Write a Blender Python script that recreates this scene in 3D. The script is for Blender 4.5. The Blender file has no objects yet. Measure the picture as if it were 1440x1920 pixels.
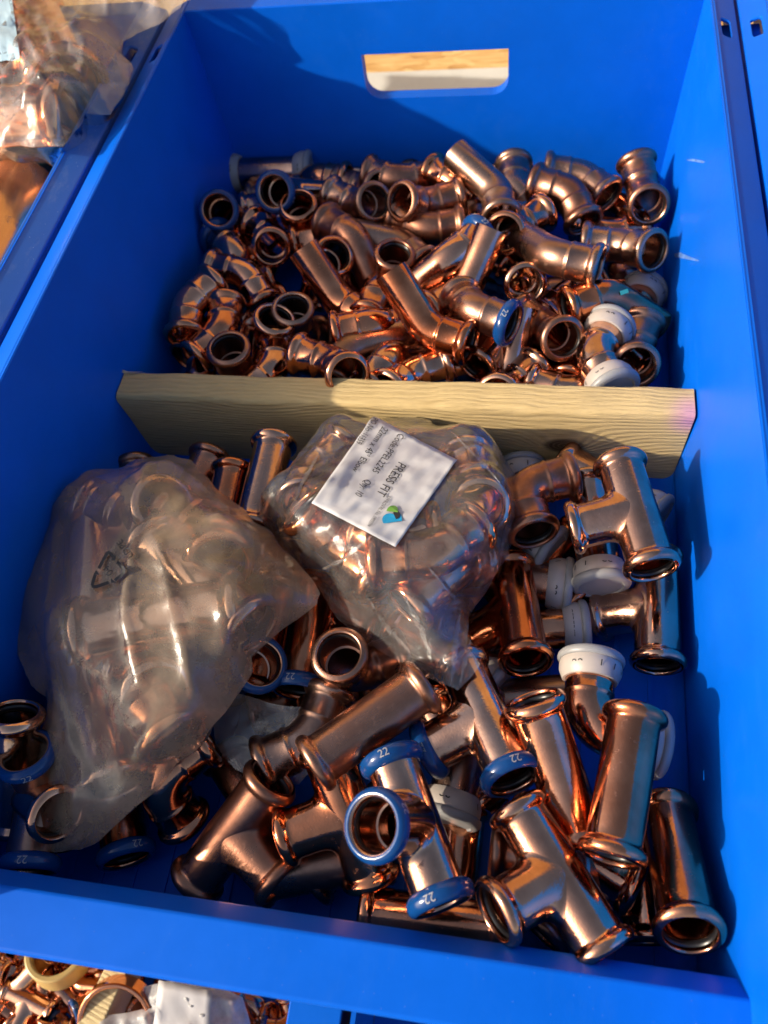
import bpy, bmesh, math, random
import numpy as np
from mathutils import Matrix, Vector
from mathutils.geometry import tessellate_polygon, delaunay_2d_cdt
random.seed(7); np.random.seed(7)
SC = bpy.context.scene
COL = SC.collection
MM = 0.001

# ------------------------------------------------------------------ camera
CAM_C = np.array([95.61, -21.23, 482.29])
def rodr(w):
    th = np.linalg.norm(w); k = w/th
    K = np.array([[0,-k[2],k[1]],[k[2],0,-k[0]],[-k[1],k[0],0]])
    return np.eye(3)+np.sin(th)*K+(1-np.cos(th))*K@K
CAM_R = rodr(np.array([2.58201, 0.139, -0.209]))
FPX = 1531.72
cam_d = bpy.data.cameras.new('camera')
cam = bpy.data.objects.new('camera', cam_d); COL.objects.link(cam)
Rc = CAM_R
cam.matrix_world = Matrix(((Rc[0,0],-Rc[1,0],-Rc[2,0],CAM_C[0]*MM),(Rc[0,1],-Rc[1,1],-Rc[2,1],CAM_C[1]*MM),
                           (Rc[0,2],-Rc[1,2],-Rc[2,2],CAM_C[2]*MM),(0,0,0,1)))
cam_d.sensor_fit = 'HORIZONTAL'; cam_d.sensor_width = 36.0; cam_d.lens = FPX/1440*36
cam_d.clip_start = 0.01; cam_d.clip_end = 50
cam_d.dof.use_dof = True; cam_d.dof.focus_distance = 0.46; cam_d.dof.aperture_fstop = 11
SC.camera = cam
SC.render.resolution_x = 768; SC.render.resolution_y = 1024
# ------------------------------------------------------------------ light
SUN_EL = math.radians(28); SUN_AZ = math.atan2(-0.42, -1.0)      # towards the sun, from +x ccw
sv = Vector((math.cos(SUN_EL)*math.cos(SUN_AZ), math.cos(SUN_EL)*math.sin(SUN_AZ), math.sin(SUN_EL)))
W = bpy.data.worlds.new('World'); SC.world = W; W.use_nodes = True
nt = W.node_tree
sky = nt.nodes.new('ShaderNodeTexSky'); sky.sky_type = 'NISHITA'; sky.sun_disc = False
sky.sun_elevation = SUN_EL; sky.sun_rotation = math.pi/2 - SUN_AZ; sky.dust_density = 4.0; sky.air_density = 1.0; sky.ozone_density = 1.0
bg = nt.nodes['Background']; bg.inputs['Strength'].default_value = 0.13
nt.links.new(sky.outputs['Color'], bg.inputs['Color'])
sl = bpy.data.lights.new('sun', 'SUN'); sl.energy = 4.3; sl.angle = math.radians(0.9); sl.color = (1.0, 0.87, 0.70)
so = bpy.data.objects.new('sun', sl); COL.objects.link(so); so.rotation_euler = sv.to_track_quat('Z', 'Y').to_euler()
so.location = (-2, -1.4, 1.6)
SC.view_settings.view_transform = 'Standard'; SC.view_settings.look = 'None'; SC.view_settings.exposure = 0.40
SC.render.engine = 'CYCLES'
SC.cycles.transparent_max_bounces = 24

# ------------------------------------------------------------------ materials
def new_mat(name):
    m = bpy.data.materials.new(name); m.use_nodes = True
    return m, m.node_tree, m.node_tree.nodes['Principled BSDF']
def N(nt, t, **kw):
    n = nt.nodes.new(t)
    for k, v in kw.items():
        if k in n.inputs: n.inputs[k].default_value = v
        else: setattr(n, k, v)
    return n
def ramp(nt, fac, stops):
    r = nt.nodes.new('ShaderNodeValToRGB'); e = r.color_ramp.elements
    while len(e) < len(stops): e.new(0.5)
    for el, (p, c) in zip(e, stops):
        el.position = p; el.color = (c if len(c) == 4 else (*c, 1)) if isinstance(c, tuple) else (c, c, c, 1)
    nt.links.new(fac, r.inputs['Fac']); return r
def mixc(nt, fac, a, b, mode='MIX'):
    m = nt.nodes.new('ShaderNodeMix'); m.data_type = 'RGBA'; m.blend_type = mode
    for s, v in ((m.inputs['Factor'], fac), (m.inputs['A'], a), (m.inputs['B'], b)):
        if hasattr(v, 'default_value') or hasattr(v, 'is_linked'): nt.links.new(v, s)
        elif isinstance(v, (int, float)): s.default_value = v
        else: s.default_value = (*v, 1) if len(v) == 3 else v
    return m.outputs['Result']
def coords(nt, rnd=True, scale=1.0):
    tc = nt.nodes.new('ShaderNodeTexCoord'); mp = nt.nodes.new('ShaderNodeMapping')
    nt.links.new(tc.outputs['Object'], mp.inputs['Vector'])
    if rnd:
        oi = nt.nodes.new('ShaderNodeObjectInfo')
        mu = nt.nodes.new('ShaderNodeMath'); mu.operation = 'MULTIPLY'; mu.inputs[1].default_value = 37.0
        nt.links.new(oi.outputs['Random'], mu.inputs[0]); nt.links.new(mu.outputs[0], mp.inputs['Location'])
        return mp.outputs['Vector'], oi.outputs['Random']
    return mp.outputs['Vector'], None
def copper_mat(name, base=(0.74,0.355,0.215), tarn=(0.30,0.135,0.085), amount=0.5, rough=(0.10,0.32)):
    m, nt, p = new_mat(name); v, r = coords(nt); L = nt.links.new
    n1 = N(nt, 'ShaderNodeTexNoise', Scale=38.0, Detail=5.0, Roughness=0.6); L(v, n1.inputs['Vector'])
    n2 = N(nt, 'ShaderNodeTexNoise', Scale=260.0, Detail=4.0, Roughness=0.7); L(v, n2.inputs['Vector'])
    n3 = N(nt, 'ShaderNodeTexNoise', Scale=900.0, Detail=2.0); L(v, n3.inputs['Vector'])
    ad = N(nt, 'ShaderNodeMath', operation='MULTIPLY_ADD'); L(r, ad.inputs[0]); ad.inputs[1].default_value = 0.22; L(n1.outputs['Fac'], ad.inputs[2])
    rp = ramp(nt, ad.outputs[0], [(0.46, 0.0), (0.80, amount)])
    c = mixc(nt, rp.outputs['Color'], base, tarn)
    rp2 = ramp(nt, n2.outputs['Fac'], [(0.58, 0.0), (0.72, 0.35)])
    c2 = mixc(nt, rp2.outputs['Color'], c, (0.50,0.30,0.22))
    hs = N(nt, 'ShaderNodeHueSaturation'); L(c2, hs.inputs['Color'])
    r2 = N(nt, 'ShaderNodeMath', operation='MULTIPLY'); L(r, r2.inputs[0]); r2.inputs[1].default_value = 7.3
    r3 = N(nt, 'ShaderNodeMath', operation='FRACT'); L(r2.outputs[0], r3.inputs[0])
    ms = N(nt, 'ShaderNodeMapRange'); L(r3.outputs[0], ms.inputs['Value']); ms.inputs['To Min'].default_value = 0.78; ms.inputs['To Max'].default_value = 1.10; L(ms.outputs['Result'], hs.inputs['Saturation'])
    mh = N(nt, 'ShaderNodeMapRange'); L(r3.outputs[0], mh.inputs['Value']); mh.inputs['To Min'].default_value = 0.508; mh.inputs['To Max'].default_value = 0.494; L(mh.outputs['Result'], hs.inputs['Hue'])
    mv = N(nt, 'ShaderNodeMapRange'); L(r, mv.inputs['Value']); mv.inputs['To Min'].default_value = 0.76; mv.inputs['To Max'].default_value = 1.08
    L(mv.outputs['Result'], hs.inputs['Value'])
    L(hs.outputs['Color'], p.inputs['Base Color']); p.inputs['Metallic'].default_value = 1
    mr = N(nt, 'ShaderNodeMapRange'); L(n1.outputs['Fac'], mr.inputs['Value']); mr.inputs['From Min'].default_value = 0.3; mr.inputs['From Max'].default_value = 0.75
    mr.inputs['To Min'].default_value = rough[0]; mr.inputs['To Max'].default_value = rough[1]
    a2 = N(nt, 'ShaderNodeMath', operation='MULTIPLY_ADD'); L(rp2.outputs['Color'], a2.inputs[0]); a2.inputs[1].default_value = 0.5; L(mr.outputs['Result'], a2.inputs[2])
    mst = N(nt, 'ShaderNodeMapping'); L(v, mst.inputs['Vector']); mst.inputs['Scale'].default_value = (0.06, 1, 1)
    nst = N(nt, 'ShaderNodeTexNoise', Scale=1500.0, Detail=3.0); L(mst.outputs['Vector'], nst.inputs['Vector'])
    a3 = N(nt, 'ShaderNodeMath', operation='MULTIPLY_ADD'); L(nst.outputs['Fac'], a3.inputs[0]); a3.inputs[1].default_value = 0.12; L(a2.outputs[0], a3.inputs[2])
    a4 = N(nt, 'ShaderNodeMath', operation='SUBTRACT'); L(a3.outputs[0], a4.inputs[0]); a4.inputs[1].default_value = 0.05
    L(a4.outputs[0], p.inputs['Roughness'])
    b = N(nt, 'ShaderNodeBump', Strength=0.12, Distance=0.0004); L(n3.outputs['Fac'], b.inputs['Height'])
    b2 = N(nt, 'ShaderNodeBump', Strength=0.10, Distance=0.002); L(n1.outputs['Fac'], b2.inputs['Height']); L(b.outputs['Normal'], b2.inputs['Normal'])
    L(b2.outputs['Normal'], p.inputs['Normal'])
    return m
def plastic_mat(name, col, rough=0.35, dust=0.0, scale=60, var=0.08, spec=0.5, sss=0.0, dustcol=(0.30,0.38,0.55)):
    m, nt, p = new_mat(name); v, r = coords(nt); L = nt.links.new
    n1 = N(nt, 'ShaderNodeTexNoise', Scale=float(scale)*0.25, Detail=6.0, Roughness=0.65); L(v, n1.inputs['Vector'])
    n2 = N(nt, 'ShaderNodeTexNoise', Scale=1800.0, Detail=2.0); L(v, n2.inputs['Vector'])
    dk = tuple(c*(1-var) for c in col); lt = tuple(min(1, c*(1+var)) for c in col)
    rp = ramp(nt, n1.outputs['Fac'], [(0.3, dk), (0.7, lt)]); c = rp.outputs['Color']
    if dust > 0:
        mp = N(nt, 'ShaderNodeMapping'); L(v, mp.inputs['Vector']); mp.inputs['Scale'].default_value = (1.0, 0.35, 1.0)
        n3 = N(nt, 'ShaderNodeTexNoise', Scale=70.0, Detail=7.0, Roughness=0.75); L(mp.outputs['Vector'], n3.inputs['Vector'])
        rd = ramp(nt, n3.outputs['Fac'], [(0.52, 0.0), (0.78, dust)])
        c = mixc(nt, rd.outputs['Color'], c, dustcol)
        sc = N(nt, 'ShaderNodeTexVoronoi', Scale=230.0, feature='F1'); L(v, sc.inputs['Vector'])
        rs = ramp(nt, sc.outputs['Distance'], [(0.03, min(1, dust*1.5)), (0.07, 0.0)])
        c = mixc(nt, rs.outputs['Color'], c, (0.55,0.62,0.75))
    L(c, p.inputs['Base Color'])
    mr = N(nt, 'ShaderNodeMapRange'); L(n1.outputs['Fac'], mr.inputs['Value']); mr.inputs['To Min'].default_value = rough*0.75; mr.inputs['To Max'].default_value = rough*1.3
    L(mr.outputs['Result'], p.inputs['Roughness'])
    p.inputs['Specular IOR Level'].default_value = spec
    if sss: p.inputs['Subsurface Weight'].default_value = sss; p.inputs['Subsurface Radius'].default_value = (0.004,0.004,0.004)
    b = N(nt, 'ShaderNodeBump', Strength=0.06, Distance=0.0005); L(n2.outputs['Fac'], b.inputs['Height']); L(b.outputs['Normal'], p.inputs['Normal'])
    return m
def wood_mat(name, light, dark, knot=None, pink=None):
    m, nt, p = new_mat(name); v, r = coords(nt, rnd=False); L = nt.links.new
    wv = N(nt, 'ShaderNodeTexNoise', Scale=14.0, Detail=2.0); 
    mpa = N(nt, 'ShaderNodeMapping'); L(v, mpa.inputs['Vector']); mpa.inputs['Scale'].default_value = (0.45, 1, 1); L(mpa.outputs['Vector'], wv.inputs['Vector'])
    sep = N(nt, 'ShaderNodeSeparateXYZ'); L(v, sep.inputs[0])
    # ring coordinate: distance down the face plus warp
    s1 = N(nt, 'ShaderNodeMath', operation='SUBTRACT'); L(sep.outputs['Z'], s1.inputs[0]); L(sep.outputs['Y'], s1.inputs[1])
    s2 = N(nt, 'ShaderNodeMath', operation='MULTIPLY_ADD'); L(wv.outputs['Fac'], s2.inputs[0]); s2.inputs[1].default_value = 0.035; L(s1.outputs[0], s2.inputs[2])
    last = s2.outputs[0]
    if knot:
        vm = N(nt, 'ShaderNodeVectorMath', operation='SUBTRACT'); L(v, vm.inputs[0]); vm.inputs[1].default_value = knot
        vs = N(nt, 'ShaderNodeVectorMath', operation='MULTIPLY'); L(vm.outputs[0], vs.inputs[0]); vs.inputs[1].default_value = (0.75, 0.3, 1.25)
        ln = N(nt, 'ShaderNodeVectorMath', operation='LENGTH'); L(vs.outputs[0], ln.inputs[0])
        kd = ln.outputs['Value']
        g = N(nt, 'ShaderNodeMath', operation='MULTIPLY'); L(kd, g.inputs[0]); g.inputs[1].default_value = -55.0
        ge = N(nt, 'ShaderNodeMath', operation='EXPONENT'); L(g.outputs[0], ge.inputs[0])
        s3 = N(nt, 'ShaderNodeMath', operation='MULTIPLY_ADD'); L(ge.outputs[0], s3.inputs[0]); s3.inputs[1].default_value = 0.03; L(last, s3.inputs[2]); last = s3.outputs[0]
    fr = N(nt, 'ShaderNodeMath', operation='MULTIPLY'); L(last, fr.inputs[0]); fr.inputs[1].default_value = 1900.0
    sn = N(nt, 'ShaderNodeMath', operation='SINE'); L(fr.outputs[0], sn.inputs[0])
    fine = N(nt, 'ShaderNodeTexNoise', Scale=600.0, Detail=4.0, Roughness=0.7)
    mpb = N(nt, 'ShaderNodeMapping'); L(v, mpb.inputs['Vector']); mpb.inputs['Scale'].default_value = (0.08, 1, 1); L(mpb.outputs['Vector'], fine.inputs['Vector'])
    ad = N(nt, 'ShaderNodeMath', operation='MULTIPLY_ADD'); L(sn.outputs[0], ad.inputs[0]); ad.inputs[1].default_value = 0.12; L(fine.outputs['Fac'], ad.inputs[2])
    rp = ramp(nt, ad.outputs[0], [(0.25, light), (0.62, tuple(0.6*a+0.4*b for a, b in zip(light, dark))), (0.95, dark)])
    c = rp.outputs['Color']
    big = N(nt, 'ShaderNodeTexNoise', Scale=9.0, Detail=3.0); L(v, big.inputs['Vector'])
    rb = ramp(nt, big.outputs['Fac'], [(0.35, 0.0), (0.7, 0.5)])
    c = mixc(nt, rb.outputs['Color'], c, tuple(0.72*x for x in light))
    if knot:
        kr = ramp(nt, kd, [(0.0085, 1.0), (0.0105, 0.0)])
        kw = N(nt, 'ShaderNodeMath', operation='SINE'); km = N(nt, 'ShaderNodeMath', operation='MULTIPLY'); L(kd, km.inputs[0]); km.inputs[1].default_value = 2600.0; L(km.outputs[0], kw.inputs[0])
        kc = ramp(nt, kw.outputs[0], [(0.0, (0.10,0.065,0.035)), (1.0, (0.20,0.135,0.075))])
        c = mixc(nt, kr.outputs['Color'], c, kc.outputs['Color'])
    if pink:
        vm = N(nt, 'ShaderNodeVectorMath', operation='SUBTRACT'); L(v, vm.inputs[0]); vm.inputs[1].default_value = pink
        ln = N(nt, 'ShaderNodeVectorMath', operation='LENGTH'); L(vm.outputs[0], ln.inputs[0])
        pr = ramp(nt, ln.outputs['Value'], [(0.004, 0.7), (0.017, 0.0)])
        c = mixc(nt, pr.outputs['Color'], c, (0.58,0.24,0.48))
    L(c, p.inputs['Base Color']); p.inputs['Roughness'].default_value = 0.75; p.inputs['Specular IOR Level'].default_value = 0.2
    b = N(nt, 'ShaderNodeBump', Strength=0.85, Distance=0.0016); L(ad.outputs[0], b.inputs['Height'])
    L(b.outputs['Normal'], p.inputs['Normal'])
    return m
def osb_mat(name):
    m, nt, p = new_mat(name); v, r = coords(nt, rnd=False); L = nt.links.new
    mp = N(nt, 'ShaderNodeMapping'); L(v, mp.inputs['Vector']); mp.inputs['Scale'].default_value = (1, 2.2, 1); mp.inputs['Rotation'].default_value = (0, 0, 0.5)
    wn = N(nt, 'ShaderNodeTexNoise', Scale=30.0, Detail=2.0); L(mp.outputs['Vector'], wn.inputs['Vector'])
    vo = N(nt, 'ShaderNodeTexVoronoi', Scale=30.0); mx = mixc(nt, 0.06, mp.outputs['Vector'], wn.outputs['Color']); L(mx, vo.inputs['Vector'])
    fi = N(nt, 'ShaderNodeTexNoise', Scale=260.0, Detail=4.0); m2 = N(nt, 'ShaderNodeMapping'); L(v, m2.inputs['Vector']); m2.inputs['Scale'].default_value = (0.12, 1, 1); L(m2.outputs['Vector'], fi.inputs['Vector'])
    sp = N(nt, 'ShaderNodeSeparateColor'); L(vo.outputs['Color'], sp.inputs[0])
    ad = N(nt, 'ShaderNodeMath', operation='MULTIPLY_ADD'); L(sp.outputs[0], ad.inputs[0]); ad.inputs[1].default_value = 0.55; L(fi.outputs['Fac'], ad.inputs[2])
    rp = ramp(nt, ad.outputs[0], [(0.3, (0.30,0.14,0.045)), (0.6, (0.55,0.33,0.12)), (1.0, (0.72,0.52,0.24))])
    L(rp.outputs['Color'], p.inputs['Base Color']); p.inputs['Roughness'].default_value = 0.7
    b = N(nt, 'ShaderNodeBump', Strength=0.4, Distance=0.001); L(ad.outputs[0], b.inputs['Height']); L(b.outputs['Normal'], p.inputs['Normal'])
    return m
def film_mat(name, clear, haze_lo, haze_hi, tint, rough, gloss, crinkle=220.0, bump=0.5, nscale=55.0):
    """thin polythene: see-through, milky where creased, glossy"""
    m = bpy.data.materials.new(name); m.use_nodes = True; nt = m.node_tree; L = nt.links.new
    nt.nodes.remove(nt.nodes['Principled BSDF']); out = nt.nodes['Material Output']
    v, r = coords(nt)
    n0 = N(nt, 'ShaderNodeTexNoise', Scale=nscale, Detail=6.0, Roughness=0.7); L(v, n0.inputs['Vector'])
    vo = N(nt, 'ShaderNodeTexVoronoi', Scale=crinkle*0.55, feature='DISTANCE_TO_EDGE')
    wn = N(nt, 'ShaderNodeTexNoise', Scale=crinkle*0.5, Detail=3.0); L(v, wn.inputs['Vector'])
    mv = mixc(nt, 0.012, v, wn.outputs['Color']); L(mv, vo.inputs['Vector'])
    n2 = N(nt, 'ShaderNodeTexNoise', Scale=crinkle, Detail=5.0, Roughness=0.65); n2.inputs['Distortion'].default_value = 0.8; L(v, n2.inputs['Vector'])
    ab = N(nt, 'ShaderNodeMath', operation='SUBTRACT'); L(n2.outputs['Fac'], ab.inputs[0]); ab.inputs[1].default_value = 0.5
    a2 = N(nt, 'ShaderNodeMath', operation='ABSOLUTE'); L(ab.outputs[0], a2.inputs[0])
    hsum = N(nt, 'ShaderNodeMath', operation='MULTIPLY_ADD'); L(vo.outputs['Distance'], hsum.inputs[0]); hsum.inputs[1].default_value = 0.35; L(a2.outputs[0], hsum.inputs[2])
    b = N(nt, 'ShaderNodeBump', Strength=bump, Distance=0.0035); L(hsum.outputs[0], b.inputs['Height'])
    tr = N(nt, 'ShaderNodeBsdfTransparent'); tr.inputs['Color'].default_value = (*clear, 1)
    df = N(nt, 'ShaderNodeBsdfDiffuse'); df.inputs['Color'].default_value = (*tint, 1)
    tl = N(nt, 'ShaderNodeBsdfTranslucent'); tl.inputs['Color'].default_value = (*tint, 1)
    md = N(nt, 'ShaderNodeMixShader', Fac=0.45); L(df.outputs[0], md.inputs[1]); L(tl.outputs[0], md.inputs[2])
    # haze: base noise plus fine crease lines
    rp = ramp(nt, n0.outputs['Fac'], [(0.35, haze_lo), (0.68, haze_hi)])
    cr = ramp(nt, a2.outputs[0], [(0.0, 0.035), (0.02, 0.0)])
    ad = N(nt, 'ShaderNodeMath', operation='ADD', use_clamp=True); L(rp.outputs['Color'], ad.inputs[0]); L(cr.outputs['Color'], ad.inputs[1])
    m1 = N(nt, 'ShaderNodeMixShader'); L(ad.outputs[0], m1.inputs['Fac']); L(tr.outputs[0], m1.inputs[1]); L(md.outputs[0], m1.inputs[2])
    gl = N(nt, 'ShaderNodeBsdfGlossy'); gl.inputs['Roughness'].default_value = rough; L(b.outputs['Normal'], gl.inputs['Normal'])
    fr = N(nt, 'ShaderNodeFresnel', IOR=1.5); L(b.outputs['Normal'], fr.inputs['Normal'])
    fg = N(nt, 'ShaderNodeMath', operation='MULTIPLY', use_clamp=True); L(fr.outputs[0], fg.inputs[0]); fg.inputs[1].default_value = gloss
    m2 = N(nt, 'ShaderNodeMixShader'); L(fg.outputs[0], m2.inputs['Fac']); L(m1.outputs[0], m2.inputs[1]); L(gl.outputs[0], m2.inputs[2])
    L(m2.outputs[0], out.inputs['Surface'])
    return m
M = {}
M['copper'] = copper_mat('copper', base=(0.88,0.385,0.205), tarn=(0.33,0.12,0.06), amount=0.7, rough=(0.05,0.22))
M['copper_bright'] = copper_mat('bright_copper', base=(0.97,0.50,0.26), tarn=(0.70,0.30,0.14), amount=0.4, rough=(0.08,0.22))
M['copper_old'] = copper_mat('tarnished_and_shaded_copper', base=(0.58,0.28,0.17), tarn=(0.20,0.095,0.065), amount=0.8, rough=(0.2,0.42))
M['blue'] = plastic_mat('blue_bin_plastic', (0.0002,0.108,0.62), 0.42, dust=0.07, spec=0.14, dustcol=(0.06,0.20,0.60))
M['blue2'] = plastic_mat('scuffed_blue_plastic', (0.02,0.13,0.50), 0.5, dust=0.55, dustcol=(0.22,0.30,0.52))
M['collar'] = plastic_mat('blue_enamel', (0.004,0.048,0.185), 0.16, scale=300, var=0.15)
M['cap'] = plastic_mat('white_cap_plastic', (0.27,0.27,0.27), 0.38, sss=0.15)
M['sleeve'] = plastic_mat('cream_sleeve_plastic', (0.42,0.37,0.33), 0.4)
M['rubber'] = plastic_mat('black_rubber', (0.012,0.012,0.014), 0.3)
M['ink'] = plastic_mat('black_ink', (0.015,0.015,0.018), 0.6)
M['silverink'] = plastic_mat('pale_print', (0.30,0.30,0.33), 0.5)
M['label'] = plastic_mat('paper_label', (0.50,0.49,0.50), 0.55, scale=200, var=0.06)
M['bluelabel'] = plastic_mat('pale_blue_label', (0.42,0.60,0.72), 0.45, scale=200, var=0.06)
M['green'] = plastic_mat('green_ink', (0.18,0.42,0.06), 0.5); M['aqua'] = plastic_mat('aqua_ink', (0.01,0.30,0.55), 0.5)
_r = CAM_R.T@np.array([(1058-720)/FPX, (838-960)/FPX, 1.0]); _k = CAM_C+_r*((308.7-CAM_C[1])/_r[1]); KNOT = (_k[0]*MM, 0.3087, _k[2]*MM)
M['wood'] = wood_mat('sawn_timber', (0.76,0.57,0.27), (0.42,0.28,0.11), knot=KNOT, pink=(0.190,0.312,0.066))
M['wood2'] = wood_mat('pale_timber', (0.72,0.58,0.32), (0.5,0.36,0.17))
M['osb'] = osb_mat('osb_board')
M['white'] = plastic_mat('white_painted_rail', (0.62,0.64,0.62), 0.5, dust=0.2, dustcol=(0.4,0.4,0.38))
M['film_frost'] = film_mat('frosted_film', (0.98,0.97,0.95), 0.18, 0.44, (0.95,0.72,0.50), 0.26, 1.5, crinkle=60, bump=0.14, nscale=16)
M['film_clear'] = film_mat('clear_film', (0.98,0.98,0.99), 0.03, 0.17, (0.92,0.88,0.85), 0.09, 1.8, crinkle=110, bump=0.32, nscale=24)
M['film_big'] = film_mat('glossy_film', (0.98,0.97,0.96), 0.08, 0.36, (0.92,0.82,0.74), 0.10, 1.5, crinkle=60, bump=0.35, nscale=22)
M['film_crease'] = film_mat('creased_film', (0.98,0.98,0.98), 0.03, 0.34, (0.86,0.83,0.80), 0.12, 2.2, crinkle=200, bump=0.4, nscale=90)
M['film_white'] = film_mat('milky_film', (0.97,0.97,0.97), 0.45, 0.85, (0.8,0.8,0.8), 0.25, 0.9, crinkle=90)
M['tape'] = plastic_mat('yellow_tape', (0.55,0.40,0.16), 0.35, scale=200)
M['brass'] = copper_mat('brass', base=(0.82,0.56,0.24), tarn=(0.5,0.32,0.12), amount=0.3)

# ------------------------------------------------------------------ helpers
def mesh_obj(name, verts, faces, mat, parent=None, smooth=True, scale=MM, angle=None):
    me = bpy.data.meshes.new(name); me.from_pydata([tuple(float(c)*scale for c in v) for v in verts], [], faces)
    me.validate(); me.materials.append(mat)
    if smooth:
        me.polygons.foreach_set('use_smooth', [True]*len(me.polygons))
        if angle: 
            bm = bmesh.new(); bm.from_mesh(me)
            for e in bm.edges:
                if len(e.link_faces) == 2 and e.calc_face_angle(0) > angle: e.smooth = False
            bm.to_mesh(me); bm.free()
    o = bpy.data.objects.new(name, me); COL.objects.link(o)
    if parent: o.parent = parent
    return o
def link_mesh(name, me, parent, mw=None):
    o = bpy.data.objects.new(name, me); COL.objects.link(o); o.parent = parent
    if mw is not None: o.matrix_local = mw
    return o
def tag(o, label=None, cat=None, group=None, kind=None):
    for k, v in (('label', label), ('category', cat), ('group', group), ('kind', kind)):
        if v: o[k] = v
    return o
def empty(name, label, cat, group=None, mw=None):
    o = bpy.data.objects.new(name, None); COL.objects.link(o); o.empty_display_size = 0.01
    if mw is not None: o.matrix_world = mw
    return tag(o, label, cat, group)
def make_mesh(name, verts, faces, mat, angle=math.radians(38)):
    o = mesh_obj(name, verts, faces, mat, None, True, MM, angle); me = o.data; bpy.data.objects.remove(o); return me
def box(x0, x1, y0, y1, z0, z1):
    v = [(x0,y0,z0),(x1,y0,z0),(x1,y1,z0),(x0,y1,z0),(x0,y0,z1),(x1,y0,z1),(x1,y1,z1),(x0,y1,z1)]
    return v, [(0,3,2,1),(4,5,6,7),(0,1,5,4),(1,2,6,5),(2,3,7,6),(3,0,4,7)]
def join(parts):
    V, F = [], []
    for v, f in parts:
        o = len(V); V += [tuple(p) for p in v]; F += [tuple(i+o for i in q) for q in f]
    return V, F
def plate(outer, holes, fn, th):
    """extruded polygon with holes; fn maps (u,v,w) to 3D"""
    loops = [outer]+holes; flat = [p for l in loops for p in l]; n = len(flat)
    tris = tessellate_polygon([[Vector((p[0], p[1], 0)) for p in l] for l in loops])
    V = [fn(p[0], p[1], 0) for p in flat]+[fn(p[0], p[1], th) for p in flat]
    F = [tuple(t) for t in tris]+[tuple(i+n for i in reversed(t)) for t in tris]
    s = 0
    for l in loops:
        m = len(l)
        for i in range(m): a, b = s+i, s+(i+1) % m; F.append((a, b, b+n, a+n))
        s += m
    return V, F
def fix_normals(o):
    bm = bmesh.new(); bm.from_mesh(o.data); bmesh.ops.remove_doubles(bm, verts=bm.verts, dist=1e-6)
    bmesh.ops.recalc_face_normals(bm, faces=bm.faces); bm.to_mesh(o.data); bm.free()
def bevel(o, w, seg=2, ang=0.6):
    md = o.modifiers.new('bevel', 'BEVEL'); md.width = w; md.segments = seg; md.limit_method = 'ANGLE'; md.angle_limit = ang
def ring_loft(rings, close_u=True):
    n = len(rings[0]); V = [p for r in rings for p in r]; F = []
    for i in range(len(rings)-1):
        for j in range(n):
            k = (j+1) % n
            F.append((i*n+j, i*n+k, (i+1)*n+k, (i+1)*n+j))
    return V, F
def lathe(profile, seg=40):
    """profile [(z, r)] around +Z"""
    return ring_loft([[(r*math.cos(2*math.pi*j/seg), r*math.sin(2*math.pi*j/seg), z) for j in range(seg)] for z, r in profile])
_txt = {}
def text_geo(s, size, align='CENTER'):
    k = (s, size, align)
    if k in _txt: return _txt[k]
    cu = bpy.data.curves.new('print', 'FONT'); cu.body = s; cu.size = size; cu.align_x = align; cu.align_y = 'CENTER'; cu.resolution_u = 3
    o = bpy.data.objects.new('print', cu); COL.objects.link(o)
    dg = bpy.context.evaluated_depsgraph_get(); me = o.evaluated_get(dg).to_mesh()
    V = [tuple(v.co) for v in me.vertices]; F = [tuple(p.vertices) for p in me.polygons]
    o.evaluated_get(dg).to_mesh_clear(); bpy.data.objects.remove(o); bpy.data.curves.remove(cu)
    _txt[k] = (V, F); return V, F

# ---SOLVE
def ray(px, py):
    d = CAM_R.T@np.array([(px-720)/FPX, (py-960)/FPX, 1.0]); return d/np.linalg.norm(d)
def at(px, py, z):
    d = ray(px, py); return CAM_C+d*(z-CAM_C[2])/d[2]
def pj(P):
    v = CAM_R@(np.asarray(P, float)-CAM_C); return np.array([720+FPX*v[0]/v[2], 960+FPX*v[1]/v[2]])
def leg(A, p, L, sg):
    d = ray(*p); w = CAM_C-A; b = d@w
    if sg == 0:                                   # lies level: only the direction comes from p
        F = at(p[0], p[1], A[2])-A; return A+F/np.linalg.norm(F)*L, np.linalg.norm(F)/L
    c = w@w-L*L; D = b*b-c
    if D <= 0: P = CAM_C+d*(-b); return A+(P-A)/np.linalg.norm(P-A)*L, math.sqrt(max(0, w@w-b*b))/L
    s = [-b-math.sqrt(D), -b+math.sqrt(D)]; P = [CAM_C+d*t for t in s]
    if sg > 0: q = P[0]
    elif sg < 0: q = P[1]
    else: q = min(P, key=lambda x: abs(x[2]-A[2]))
    return q, math.sqrt(max(0, w@w-b*b))/L
def perp(ax, O, p, L, sg, along=0.0):
    """direction: 'along'*ax + sin*(unit perpendicular), best matching pixel p at distance L from O"""
    t = np.array([0, 0, 1.0]) if abs(ax[2]) < 0.9 else np.array([1.0, 0, 0])
    e1 = np.cross(ax, t); e1 /= np.linalg.norm(e1); e2 = np.cross(ax, e1); sn = math.sqrt(1-along*along)
    best = None
    for k in range(360):
        a = k*math.pi/180; u = math.cos(a)*e1+math.sin(a)*e2; d = along*ax+sn*u
        tc = CAM_C-O; tc = tc/np.linalg.norm(tc); f = d@tc
        e = np.linalg.norm(pj(O+d*L)-np.array(p))+(60 if sg*f < -0.02 else 0)
        if best is None or e < best[0]: best = (e, d, u)
    return best
DIM = {'C': (72,), 'T': (74, 37.5), 'E': (31, 31), 'S': (33, 47), 'Q': (36, 36)}
ANG = {'E': math.radians(45), 'S': math.radians(45), 'Q': math.radians(88)}
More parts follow.
